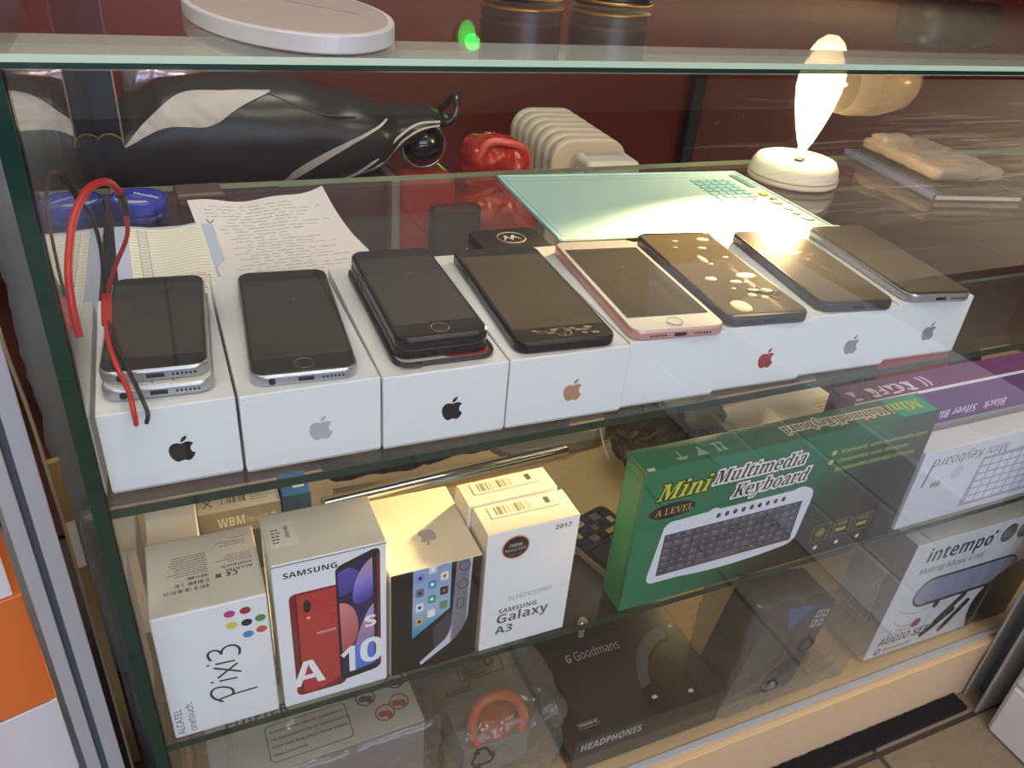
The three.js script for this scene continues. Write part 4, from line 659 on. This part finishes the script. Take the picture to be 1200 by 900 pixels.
// ---------- goods on the wooden deck ----------
const clearPrint = (t) => S('#ffffff', 0.5, { map: t, transparent: true, side: THREE.DoubleSide });
function recycle(g, x, y, s, c) { g.strokeStyle = c; g.lineWidth = s * 0.16; for (let k = 0; k < 3; k++) { g.save(); g.translate(x, y); g.rotate(k * 2.094); g.beginPath(); g.moveTo(-s * 0.34, -s * 0.62); g.lineTo(s * 0.16, -s * 0.62); g.lineTo(s * 0.5, -s * 0.1); g.stroke(); poly(g, c, [[s * 0.28, -s * 0.02], [s * 0.72, -s * 0.28], [s * 0.62, s * 0.22]]); g.restore(); } }
{
  const top = tx(1024, 512, (g, w, h) => {
    fill(g, '#c9c9c4', 0, 0, w, h); g.save(); g.translate(0, 80); words(g, 'EDIFIER', 90, 110, 84, '#33414a', { w: 'bold' });
    g.strokeStyle = '#3c3a38'; g.lineWidth = 4; g.beginPath(); g.roundRect(270, 165, 400, 220, 24); g.stroke();
    ['PLASTIC BAGS CAN BE DANGEROUS', 'TO AVOID DANGER OF SUFFOCATION', 'KEEP THIS BAG AWAY FROM BABIES', 'AND CHILDREN'].forEach((s, i) => words(g, s, 288, 215 + i * 46, 22, '#4a4845', { w: 'bold' }));
    for (const [x, y, c] of [[780, 180, '#4a4668'], [850, 310, '#b8404e'], [935, 270, '#b25a3c'], [955, 130, '#2f3338']]) { g.strokeStyle = c; g.lineWidth = 8; g.beginPath(); g.arc(x, y, 48, 0, 7); g.stroke(); disc(g, c, x - 14, y + 4, 24, 20); disc(g, c, x + 16, y + 16, 18, 24); } g.restore();
  });
  const fr = tx(512, 256, (g, w, h) => { fill(g, '#8d8886', 0, 0, w, h); g.globalAlpha = 0.7; poly(g, '#b25a66', [[0, 90], [180, 150], [260, 256], [0, 256]]); g.globalAlpha = 1; });
  carton('earphone_carton', 'pale earphone box in clear film with a suffocation warning, at the left of the deck', 'earphone box', { w: 0.166, h: 0.1040, d: 0.078, pos: [0.1015, DECK + 0.0060, -0.022], yaw: 0.03, top: pr(top, 0.4), front: pr(fr, 0.45), base: S('#b5b2ad', 0.45) });
  const b = thing('film_wrap', 'crinkled clear film bag around the pale earphone box', 'plastic film', [0.1005, DECK, -0.059], 0.03);
  part('film', sit(crumple(0.182, 0.116, 0.098, 0.0020, 60, 12, 60, 0.05)), M.film, b);
}
{ // clear bag with an orange headset
  const pt = tx(700, 500, (g, w, h) => { g.clearRect(0, 0, w, h); g.strokeStyle = '#3d3934'; g.lineWidth = 5; g.beginPath(); g.roundRect(150, 30, 300, 130, 20); g.stroke(); for (let i = 0; i < 5; i++) fill(g, '#4b4640', 175, 56 + i * 20, 180 + (i % 2) * 40, 6); recycle(g, 370, 70, 48, '#3a3530'); words(g, 'EDIFIER', 20, 240, 46, '#54504a', { w: 'bold' }); });
  const b = thing('clear_bag', 'crinkled clear plastic bag with black recycling marks, in front of the white and beige boxes', 'plastic bag', [0.256, DECK, -0.047]);
  part('bag_film', sit(crumple(0.104, 0.088, 0.084, 0.0034, 64, 21, 64, 0.12)), M.filmSoft, b);
  part('bag_print', new THREE.PlaneGeometry(0.096, 0.070).rotateX(-Math.PI / 2), clearPrint(pt), b, [0.0, 0.1015, 0.004]);
  const rt = tx(256, 256, (g, w, h) => { g.clearRect(0, 0, w, h); recycle(g, 128, 138, 100, '#2e2a26'); });
  part('recycling_mark', new THREE.PlaneGeometry(0.040, 0.040), clearPrint(rt), b, [-0.030, 0.081, 0.0520], [-0.2, 0, 0]);
  const hs = thing('headset', 'orange headset lying inside the clear plastic bag', 'headset', [0.257, DECK + 0.009, -0.045]);
  part('head_band', new THREE.TorusGeometry(0.025, 0.0050, 14, 48, 4.4).rotateZ(-0.6).rotateX(-0.5).translate(0, 0.052, 0.012), S('#d9662a', 0.45), hs);
  part('ear_pad', at(cyl(0.017, 0.019, 0.016, 36), 0.0, 0.049, 0.004), S('#c9602c', 0.6), hs); part('tray_insert', at(rbox(0.064, 0.040, 0.06, 0.003), -0.004, 0.0205, -0.006), S('#8d8882', 0.6), hs);
  carton('device_carton', 'small white box standing behind the clear bag on the deck', 'box', { w: 0.045, h: 0.055, d: 0.03, pos: [0.203, DECK, -0.130], base: S('#b9b8c0', 0.5), flap: S('#a9a8b0', 0.5) });
  carton('device_carton', 'beige box standing behind the clear bag, right of the white box', 'box', { w: 0.052, h: 0.050, d: 0.03, pos: [0.262, DECK, -0.130], base: S('#b8a98c', 0.55), flap: S('#ab9c80', 0.55) });
  carton('device_carton', 'dark brown box beside the beige box at the back of the deck', 'box', { w: 0.05, h: 0.064, d: 0.03, pos: [0.322, DECK, -0.165], base: S('#4c4337', 0.6), flap: S('#42392e', 0.6) });
}
{ // black headphone box lying flat, face up
  const face = tx(1024, 1024, (g, w, h) => {
    fill(g, '#26292c', 0, 0, w, h); fill(g, '#2c2f30', 90, 545, w - 90, h); words(g, 'G', 190, 640, 60, '#a4a7a8', { w: 'bold', skew: -0.3 }); words(g, 'Goodmans', 250, 640, 66, '#a9acad', { skew: -0.15 });
    g.strokeStyle = '#4e5152'; g.lineWidth = 66; g.beginPath(); g.arc(900, 960, 330, Math.PI * 1.02, Math.PI * 1.5); g.stroke(); g.strokeStyle = '#17181a'; g.lineWidth = 20; g.beginPath(); g.arc(900, 960, 285, Math.PI * 1.02, Math.PI * 1.5); g.stroke();
    disc(g, '#141516', 610, 960, 105, 90); disc(g, '#1f2122', 760, 900, 130, 150);
    g.strokeStyle = '#8b8e8f'; g.lineWidth = 3; g.strokeRect(60, 945, 130, 26); smallprint(g, 70, 950, 110, 1, 30, '#9da0a1');
  });
  const fr = tx(1024, 200, (g, w, h) => { fill(g, '#232628', 0, 0, w, h); words(g, 'HEADPHONES', 40, 70, 62, '#b9bcbd', { w: 'bold' }); });
  const t = carton('headphone_carton', 'black headphone box lying face up at the front of the wooden deck', 'headphone box', { w: 0.166, h: 0.046, d: 0.215, pos: [0.4010, DECK + 0.0045, 0.0045], tilt: 0.02, top: pr(face, 0.25), front: pr(fr, 0.3), base: S('#1d1f21', 0.3) });
  for (const [x, z] of [[0.012, -0.006], [0.050, 0.0], [0.074, -0.075]]) part('plastic_glint', at(rbox(0.005, 0.0005, 0.0035, 0.0002, 1), x, 0.0463, z - 0.012), S('#cfcfcc', 0.4), t, [0, 0, 0]);
}
{ // black and blue box in a clear bag
  const face = tx(700, 720, (g, w, h) => {
    fill(g, '#2a2b2c', 0, 0, w, h); poly(g, '#4a4c4c', [[0, 60], [350, 240], [300, 720], [0, 720]]); poly(g, '#2f2f55', [[470, 0], [700, 0], [700, 720], [470, 720], [420, 400]]); poly(g, '#2e68b4', [[170, 0], [480, 0], [300, 190]]); poly(g, '#22479c', [[360, 560], [600, 720], [420, 720]]);
    for (const [x, y] of [[530, 50], [606, 50], [530, 126], [606, 126]]) { fill(g, '#c9cad2', x, y, 64, 64); disc(g, '#3a3b62', x + 32, y + 32, 14); }
    fill(g, '#b9bac0', 380, 640, 150, 60); words(g, '46', 420, 690, 44, '#2a2b30', { w: 'bold' });
  });
  carton('device_carton', 'black and blue box with four white square icons, standing on the deck', 'box', { w: 0.088, h: 0.122, d: 0.05, pos: [0.5389, DECK + 0.0136, -0.0015], roll: -0.2, front: pr(face, 0.3), base: S('#1e1f21', 0.35) });
  const pt = tx(400, 400, (g, w, h) => { g.clearRect(0, 0, w, h); recycle(g, 120, 310, 66, '#191917'); recycle(g, 250, 90, 66, '#191917'); g.strokeStyle = '#2b2a28'; g.lineWidth = 3; for (let i = 0; i < 9; i++) { g.beginPath(); g.moveTo(110, 190 + i * 11); g.quadraticCurveTo(200, 160 + i * 11, 300, 150 + i * 9); g.stroke(); } });
  const b = thing('clear_bag', 'clear plastic bag with dark print around the black and blue box', 'plastic bag', [0.571, DECK, -0.0285]);
  part('bag_film', sit(crumple(0.162, 0.160, 0.066, 0.0020, 50, 31, 60, 0.06)), M.filmSoft, b);
  part('bag_print', new THREE.PlaneGeometry(0.09, 0.09), clearPrint(pt), b, [-0.012, 0.062, 0.0372]);
}
{ // white audio-set box
  const face = tx(1300, 960, (g, w, h) => {
    fill(g, '#d6d5d4', 0, 0, w, h); words(g, 'intempo', 130, 170, 150, '#232326', { w: 'bold', sx: 0.92 }); disc(g, '#232326', 690, 70, 14); words(g, 'Making Music Cool', 120, 265, 66, '#3a3a3d', { skew: -0.12 });
    for (let i = 0; i < 3; i++) { disc(g, '#55534f', 820 + i * 150, 110, 66, 74); smallprint(g, 775 + i * 150, 96, 84, 3, 18, '#a9a6a0'); }
    g.fillStyle = '#2f2126'; g.beginPath(); g.roundRect(190, 330, 900, 250, 125); g.fill(); g.fillStyle = '#8d90a4'; g.beginPath(); g.roundRect(205, 350, 870, 205, 100); g.fill();
    g.strokeStyle = '#9b9894'; g.lineWidth = 7; g.beginPath(); g.moveTo(120, 560); g.bezierCurveTo(230, 640, 330, 640, 430, 600); g.moveTo(110, 640); g.bezierCurveTo(180, 740, 260, 730, 330, 730); g.stroke(); disc(g, '#2a2a2c', 450, 600, 26, 34); disc(g, '#8f3a44', 340, 730, 38);
    for (const [x, y, a] of [[620, 690, -0.9], [560, 800, -0.7], [700, 780, -1.0]]) { g.save(); g.translate(x, y); g.rotate(a); g.fillStyle = '#26242a'; g.beginPath(); g.roundRect(-150, -28, 300, 56, 28); g.fill(); fill(g, '#7d3a44', 60, -28, 16, 56); g.restore(); }
    g.fillStyle = '#231a1c'; g.beginPath(); g.moveTo(860, 860); g.bezierCurveTo(760, 600, 960, 420, 1300, 380); g.lineTo(1300, 960); g.lineTo(900, 960); g.closePath(); g.fill();
    words(g, '3-IN-1', 110, 790, 76, '#77757a'); words(g, 'AUDIO SET', 70, 860, 92, '#3a393d', { w: 'bold', skew: -0.1, sx: 0.9 }); disc(g, '#2f4f9c', 100, 915, 30); words(g, 'B', 88, 930, 42, '#e6e9f2', { w: 'bold' }); words(g, 'Bluetooth', 145, 930, 48, '#3b3b40', { w: 'bold' });
  });
  const side = tx(400, 960, (g, w, h) => { fill(g, '#8f8f90', 0, 0, w, h); const q = g.createLinearGradient(0, 300, 0, h); q.addColorStop(0, 'rgba(200,199,196,0)'); q.addColorStop(1, 'rgba(200,199,196,1)'); g.fillStyle = q; g.fillRect(0, 0, w, h); smallprint(g, 60, 200, 280, 12, 46, '#84858a'); words(g, 'TEXT', 120, 60, 60, '#4f5052'); words(g, '1 SET', 60, 800, 74, '#5a4a48'); words(g, 'x3', 90, 870, 56, '#b5a9a4'); });
  carton('speaker_carton', 'white audio set box picturing a long speaker, at the right end of the deck', 'audio box', { w: 0.235, h: 0.170, d: 0.062, pos: [0.802, DECK, 0.0020], yaw: 0.0, roll: -0.03, front: pr(face, 0.4), left: pr(side, 0.45), base: S('#c6c5c3', 0.45) }).position.y = DECK + 0.0036;
}

// ---------- behind the counter ----------
{ // parked motor scooter: seat outline is a profile along x, bulging towards the shop front
  const t = thing('motor_scooter', 'parked scooter with a black leather seat with pale grey panels, behind the counter', 'scooter', [0.24, FLOOR, -0.90]);
  const yo = -FLOOR, xo = -0.24, ZC = 0;
  const TOPP = [[-0.16, -0.02], [-0.06, -0.012], [0.0, -0.006], [0.025, 0.0132], [0.072, 0.0338], [0.153, 0.041], [0.237, 0.039], [0.325, 0.0169], [0.406, -0.0041], [0.463, -0.0075], [0.498, -0.0226]];
  const BOTP = [[-0.16, -0.08], [-0.06, -0.085], [0.0, -0.10], [0.017, -0.1115], [0.111, -0.120], [0.212, -0.1225], [0.293, -0.1203], [0.363, -0.098], [0.42, -0.0623], [0.463, -0.0350], [0.498, -0.0240]];
  const lerp = (pts, x) => { for (let i = 1; i < pts.length; i++) if (x <= pts[i][0]) { const [a, b] = [pts[i - 1], pts[i]]; const u = Math.max(0, (x - a[0]) / (b[0] - a[0])), s = u * u * (3 - 2 * u); return a[1] + (b[1] - a[1]) * s; } return pts.at(-1)[1]; };
  const surf = (x, y) => { const a = lerp(TOPP, x), b = lerp(BOTP, x), m = (a + b) / 2, h = Math.max(1e-4, (a - b) / 2), v = Math.min(1, Math.abs(y - m) / h); return 0.085 * Math.sqrt(Math.max(0, 1 - v ** 2.6)) * (0.5 + 0.5 * Math.min(1, h / 0.05)) + 0.003 * noise.noise(x * 16, y * 18, 3) + 0.0018 * noise.noise(x * 50 + y * 60, y * 20, 7); };
  const NX = 90, NA = 44, pos = [], idx = [];
  for (let i = 0; i <= NX; i++) { const x = -0.16 + 0.658 * i / NX, a = lerp(TOPP, x), b = lerp(BOTP, x), m = (a + b) / 2, h = (a - b) / 2; for (let j = 0; j <= NA; j++) { const th = j / NA * Math.PI * 2, y = m + h * Math.cos(th), z = surf(x, y) * (Math.sin(th) >= 0 ? 1 : -1.1); pos.push(x + xo, y + yo, Math.sin(th) === 0 ? 0 : z); } }
  for (let i = 0; i < NX; i++) for (let j = 0; j < NA; j++) { const a = i * (NA + 1) + j, b = a + NA + 1; idx.push(a, b, a + 1, b, b + 1, a + 1); }
  const sg = new THREE.BufferGeometry(); sg.setAttribute('position', new THREE.Float32BufferAttribute(pos, 3)); sg.setIndex(idx); sg.computeVertexNormals();
  const lt = tx(512, 512, (g, w, h) => { fill(g, '#808080', 0, 0, w, h); grain(g, w, h, 16000, 0.5, ['#606060', '#a0a0a0']); }, false);
  const seat = part('seat', sg, P('#28282b', 0.33, { side: THREE.DoubleSide }), t);
  const patch = (up, lo, mat, name, off = 0.0022) => {   // inlay between two curves, lying on the seat's surface
    const n = 60, k = 24, p = [], ix = []; const U = new THREE.CatmullRomCurve3(up.map(([x, y]) => new THREE.Vector3(x, y, 0))), L = new THREE.CatmullRomCurve3(lo.map(([x, y]) => new THREE.Vector3(x, y, 0)));
    for (let i = 0; i <= n; i++) { const a = U.getPoint(i / n), b = L.getPoint(i / n); for (let j = 0; j <= k; j++) { const x = a.x + (b.x - a.x) * j / k, y = a.y + (b.y - a.y) * j / k; p.push(x + xo, y + yo, surf(x, y) + off); } }
    for (let i = 0; i < n; i++) for (let j = 0; j < k; j++) { const a = i * (k + 1) + j, b = a + k + 1; ix.push(a, a + 1, b, b, a + 1, b + 1); }
    const g = new THREE.BufferGeometry(); g.setAttribute('position', new THREE.Float32BufferAttribute(p, 3)); g.setIndex(ix); g.computeVertexNormals(); part(name, g, mat, seat);
  };
  const pale = S('#b9b6b3', 0.5, { side: THREE.DoubleSide });
  patch([[0.009, -0.0393], [0.040, -0.0085], [0.0876, 0.0235], [0.150, 0.029], [0.2113, 0.0285]], [[0.009, -0.0400], [0.0656, -0.0140], [0.1235, -0.0125], [0.165, 0.010], [0.2113, 0.0270]], pale, 'side_panel');
  patch([[0.2125, -0.1085], [0.232, -0.083], [0.2485, -0.0709], [0.296, -0.0458], [0.3784, -0.0104]], [[0.2135, -0.1105], [0.235, -0.097], [0.2544, -0.0830], [0.3231, -0.0405], [0.3800, -0.0122]], pale, 'side_panel');
  const pipe = (pts, r, mat, name) => part(name, tube(pts.map(([x, y]) => [x + xo, y + yo, surf(x, y) + r * 0.6]), r, 80, 8), mat, seat);
  const pm = S('#b4b6bb', 0.35);
  pipe([[0.215, -0.113], [0.265, -0.113], [0.313, -0.103], [0.355, -0.072], [0.395, -0.037], [0.430, -0.021], [0.468, -0.020]], 0.0022, pm, 'piping');
  pipe([[0.232, -0.1175], [0.282, -0.1165], [0.325, -0.107], [0.365, -0.079], [0.403, -0.044], [0.435, -0.029], [0.468, -0.026]], 0.0020, pm, 'piping');
  pipe([[0.205, 0.026], [0.245, 0.012], [0.285, -0.002], [0.33, -0.006]], 0.0010, S('#55565c', 0.5), 'piping');
  part('tail_lamp', new THREE.SphereGeometry(0.036, 32, 20).scale(1, 0.95, 0.8), P('#121214', 0.15, { clearcoat: 1 }), t, [0.452 + xo, -0.064 + yo, 0.02]);
  part('lamp_ring', new THREE.TorusGeometry(0.036, 0.003, 10, 40), M.chrome, t, [0.452 + xo, -0.064 + yo, 0.022]);
  part('grab_rail', tube([[0.455, -0.02, 0.02], [0.480, -0.026, 0.04], [0.498, -0.012, 0.04], [0.506, 0.012, 0.02], [0.512, 0.0, -0.02], [0.50, -0.03, -0.05]].map(([x, y, z]) => [x + xo, y + yo, z]), 0.006, 60, 12), P('#26272b', 0.25, { clearcoat: 0.5 }), t);
  part('under_seat', at(rbox(0.56, 0.20, 0.13, 0.03, 4), 0.12 + xo, -0.215 + yo, -0.03), S('#0c0c0e', 0.7), t);
  part('red_panel', at(rbox(0.105, 0.20, 0.10, 0.02, 4), 0.452 + xo, -0.205 + yo, 0.0), P('#a3241c', 0.3, { clearcoat: 0.4 }), t);
  part('silver_strip', at(rbox(0.016, 0.19, 0.104, 0.004), 0.396 + xo, -0.205 + yo, 0.003), S('#9aa1a6', 0.35, { metalness: 0.5 }), t);
  for (const [x, z] of [[-0.02, -0.03], [0.36, -0.03]]) { part('wheel', new THREE.TorusGeometry(0.085, 0.035, 18, 48), S('#111112', 0.8), t, [x + xo, 0.1205, z]); part('hub', new THREE.CylinderGeometry(0.04, 0.04, 0.05, 30).rotateX(Math.PI / 2), M.grey, t, [x + xo, 0.1205, z]); }
  part('dark_guard', at(rbox(0.09, 0.17, 0.03, 0.012), 0.50 + xo, -0.24 + yo, 0.055), S('#15130f', 0.5), t, [0, 0, 0]);
}
{ // small oil radiator
  const t = thing('oil_radiator', 'small cream oil filled radiator standing behind the counter', 'radiator', [0.925, FLOOR, -1.24], -0.10);
  const s = roundRect(0.165, 0.325, 0.045), fin = new THREE.ExtrudeGeometry(s, { depth: 0.010, bevelEnabled: true, bevelSize: 0.006, bevelThickness: 0.008, bevelSegments: 4, curveSegments: 14 });
  const cm = S('#ddd3bd', 0.45);
  for (let i = 0; i < 7; i++) { const f = part('fin', fin, cm, t, [0, 0.1985, -0.185 + i * 0.046]); part('fin_channel', at(rbox(0.05, 0.30, 0.044, 0.02, 3), 0, 0, -0.012), cm, f); }
  part('control_box', at(rbox(0.135, 0.29, 0.075, 0.025, 4), 0.012, 0.180, 0.165), S('#e2dccb', 0.4), t);
  part('control_hood', at(rbox(0.12, 0.034, 0.085, 0.014, 4), 0.014, 0.330, 0.168), S('#e0dace', 0.35), t);
  part('control_panel', at(rbox(0.078, 0.004, 0.03, 0.0015), 0.008, 0.348, 0.155), S('#b9b7b2', 0.35), t);
  for (const x of [-0.03, 0.0]) part('dial', new THREE.CylinderGeometry(0.014, 0.016, 0.012, 28).rotateX(Math.PI / 2), S('#c6c0b2', 0.4), t, [x + 0.02, 0.25, 0.206]);
  for (const z of [-0.15, 0.14]) part('foot_bracket', at(rbox(0.22, 0.018, 0.04, 0.006), 0, 0.0185 + 0.009, z), M.grey, t);
  for (const x of [-0.1, 0.1]) for (const z of [-0.15, 0.14]) part('castor', new THREE.CylinderGeometry(0.014, 0.014, 0.012, 24).rotateZ(Math.PI / 2), M.black, t, [x, 0.0142, z]);
}
{ // red plastic bag and scattered packets
  const t = thing('shopping_bag', 'crumpled shiny red plastic bag between the scooter and the cream radiator', 'bag', [0.612, FLOOR, -0.955]);
  const bagMat = P('#c23a30', 0.25, { transmission: 0.3, thickness: 0, clearcoat: 0.3 });
  part('bag_body', sit(crumple(0.15, 0.31, 0.12, 0.010, 18, 6, 60)), bagMat, t);
  part('bag_neck', crumple(0.10, 0.12, 0.08, 0.009, 24, 14, 40), bagMat, t, [0.0, 0.355, 0.0]);
  part('bag_handle', tube([[-0.05, 0.38, 0.03], [-0.03, 0.425, 0.04], [0.01, 0.425, 0.045], [0.05, 0.405, 0.03], [0.06, 0.37, 0.02]], 0.007, 40, 8), P('#d9645a', 0.3, {}), t);
  const cols = ['#7a2430', '#8d8fb8', '#b9b6c8', '#a33b44', '#5a5f8c', '#c9b7c6'];
  const lab = ['dark red crumpled packet in front of the red bag', 'pale blue crumpled packet in front of the red bag', 'silvery packet in front of the red bag', 'bright red packet beside the scooter', 'indigo packet beside the scooter', 'pale lilac wrapper standing beside the red bag'];
  const ps = [[0.42, -0.79], [0.455, -0.70], [0.50, -0.735], [0.40, -0.71], [0.36, -0.77], [0.51, -0.80]];
  ps.forEach(([x, z], i) => { const q = thing('wrapped_packet', lab[i], 'packet', [x, FLOOR, z], i * 0.9); const hh = i === 5 ? 0.26 : 0.17 + 0.02 * (i % 3); part('packet_body', sit(crumple(0.034, hh, 0.03, 0.0025, 50, i * 3, 30)), P(cols[i], 0.25, { metalness: 0.2 }), q); part('packet_seal', at(rbox(0.04, 0.016, 0.003, 0.001), 0, hh + 0.008, 0), P(cols[(i + 2) % 6], 0.3), q); });
  const rb = thing('fabric_bag', 'dark red fabric bag with grey sides, far behind the scooter', 'bag', [0.02, FLOOR, -1.36]);
  part('bag_shell', sit(crumple(0.34, 0.60, 0.18, 0.006, 12, 2, 30)), S('#7c3029', 0.7), rb);
  part('grey_side', sit(crumple(0.09, 0.58, 0.19, 0.006, 12, 5, 24)).translate(0.18, 0, 0), S('#5d646b', 0.7), rb); part('grey_side', sit(crumple(0.09, 0.58, 0.19, 0.006, 12, 8, 24)).translate(-0.18, 0, 0), S('#5d646b', 0.7), rb);
  part('bag_badge', at(rbox(0.05, 0.014, 0.01, 0.003), 0.0, 0.52, 0.092), M.chrome, rb);
  const pk = thing('foil_packet', 'pink and silver foil packet behind the scooter seat', 'packet', [0.075, FLOOR, -1.13]);
  part('foil', sit(crumple(0.11, 0.50, 0.05, 0.005, 40, 7, 40)), P('#b9a9b4', 0.2, { metalness: 0.6 }), pk); part('pink_band', sit(crumple(0.122, 0.10, 0.062, 0.004, 40, 3, 24), 0.36), P('#b31e4e', 0.3), pk);
  const pw = thing('dark_post', 'narrow dark post standing against the red wall', 'post', [1.585, FLOOR, -1.70]);
  part('post_shaft', at(rbox(0.045, 0.78, 0.03, 0.004), 0, 0.39, 0), S('#15151a', 0.4), pw); part('post_cap', at(rbox(0.052, 0.014, 0.036, 0.004), 0, 0.787, 0), M.black, pw);
  const gl = thing('green_light', 'small glowing green lens added on the red wall for a green glow', 'added glow', [0.845, -0.018, -1.742]);  // added to give a green glow in the glass top
  part('glow_back', new THREE.CylinderGeometry(0.032, 0.034, 0.014, 32).rotateX(Math.PI / 2), M.black, gl); part('green_lens', new THREE.SphereGeometry(0.028, 28, 18).scale(0.85, 1.35, 0.5), S('#0c5a24', 0.4, { emissive: '#12ff4c', emissiveIntensity: 0.9 }), gl, [0, 0, 0.008]);
  const gp = new THREE.PointLight('#30ff60', 0.01, 0, 2); gp.position.set(0, 0, 0.05); gp.castShadow = true; gl.add(gp);
}
// ---------- the neighbouring cabinet and the gap at the left ----------
{
  const t = thing('display_cabinet', 'neighbouring aluminium framed glass cabinet left of the counter', 'display cabinet', [-0.0316, FLOOR, -0.02], 0.26);
  part('corner_post', at(rbox(0.0090, 2.2, 0.02, 0.0008), -0.0047, 1.1, -0.010), M.alu, t); part('corner_post', at(rbox(0.0075, 2.2, 0.02, 0.0008), -0.0167, 1.1, -0.010), M.alu, t);
  part('post_groove', at(box(0.004, 2.2, 0.014), -0.0110, 1.1, -0.012), S('#4d5053', 0.6), t);
  part('side_pane', at(box(0.004, 2.1, 0.5), -0.0110, 1.1, -0.275), M.glass, t);
  part('rear_post', at(rbox(0.02, 2.2, 0.02, 0.0008), -0.010, 1.1, -0.54), M.alu, t);
  part('cabinet_shelf', at(box(0.5, 0.006, 0.5), -0.275, 0.236, -0.27), M.glass, t);
  part('cabinet_base', at(rbox(0.52, 0.08, 0.54, 0.002), -0.262, 0.04, -0.275), S('#8d8e90', 0.5), t); part('cabinet_back', at(box(0.52, 2.1, 0.01), -0.262, 1.1, -0.556), S('#5d5f62', 0.6), t);
  carton('device_carton', 'white box under the orange box in the neighbouring cabinet', 'box', { w: 0.16, h: 0.0745, d: 0.10, pos: [-0.1405, FLOOR + 0.2395, -0.024], yaw: 0.26, base: S('#c9c8c8', 0.5), flap: S('#c0bfbf', 0.5) });
  const ot = tx(512, 280, (g, w, h) => { fill(g, '#cf6b2c', 0, 0, w, h); disc(g, '#9a948c', 330, 240, 40, 46); grain(g, w, h, 900, 0.1, ['#a8521c', '#e08a4c']); });
  carton('device_carton', 'orange box with a grey disc printed on it, in the neighbouring cabinet', 'box', { w: 0.16, h: 0.0945, d: 0.10, pos: [-0.1400, FLOOR + 0.3152, -0.024], yaw: 0.26, front: pr(ot, 0.45), base: S('#cf6b2c', 0.45) });
  carton('device_carton', 'white box on top of the orange box in the neighbouring cabinet', 'box', { w: 0.16, h: 0.045, d: 0.10, pos: [-0.1445, FLOOR + 0.4102, -0.024], yaw: 0.26, base: S('#d0d0d2', 0.5) });
  const b = thing('rubbish_sack', 'crumpled grey plastic sack standing in the gap between counter and neighbouring cabinet', 'sack', [-0.0480, FLOOR, -0.375]);
  part('sack_film', sit(crumple(0.060, 0.60, 0.11, 0.004, 40, 17, 70)), P('#77787a', 0.28, {}), b); part('sack_tie', new THREE.TorusGeometry(0.022, 0.004, 10, 30).rotateX(Math.PI / 2).translate(0, 0.614, 0), S('#4c4d4f', 0.4), b);
  const strip = thing('wooden_strip', 'pale wooden strip standing in the gap beside the counter', 'strip', [-0.060, FLOOR, -0.215], 0.26);
  part('strip_board', at(rbox(0.009, 0.385, 0.006, 0.001), 0, 0.1930, 0), S('#94794c', 0.6), strip); part('paper_label', at(box(0.007, 0.05, 0.0006), 0, 0.3, 0.0032), M.cream, strip);
  const cb = thing('clear_sleeve', 'clear plastic sleeve of grey cards standing in the gap beside the counter', 'plastic sleeve', [-0.034, FLOOR, -0.20], 0.1);
  part('sleeve_film', at(rbox(0.032, 0.34, 0.014, 0.004), 0, 0.171, 0), M.filmSoft, cb); part('grey_card', at(rbox(0.022, 0.32, 0.003, 0.0006), 0, 0.165, -0.001), S('#6a6c6e', 0.55), cb); part('pale_card', at(rbox(0.008, 0.28, 0.002, 0.0006), 0.010, 0.145, 0.003), S('#cfc4ae', 0.55), cb);
  const cab = thing('beige_cable', 'beige cable hanging in the gap left of the counter', 'cable', [-0.053, FLOOR, -0.15]);
  part('cable_run', tube([[-0.012, 0.60, -0.03], [-0.006, 0.555, -0.01], [-0.004, 0.52, 0.0], [-0.001, 0.47, 0.0], [0.002, 0.30, 0.004], [0.002, 0.004, 0.006]], 0.0013, 60, 8), S('#94866c', 0.5), cab);
  part('cable_plug', at(cyl(0.003, 0.0036, 0.02, 16), -0.0122, 0.607, -0.03), M.cream, cab);
}
renderer.render(scene, camera);
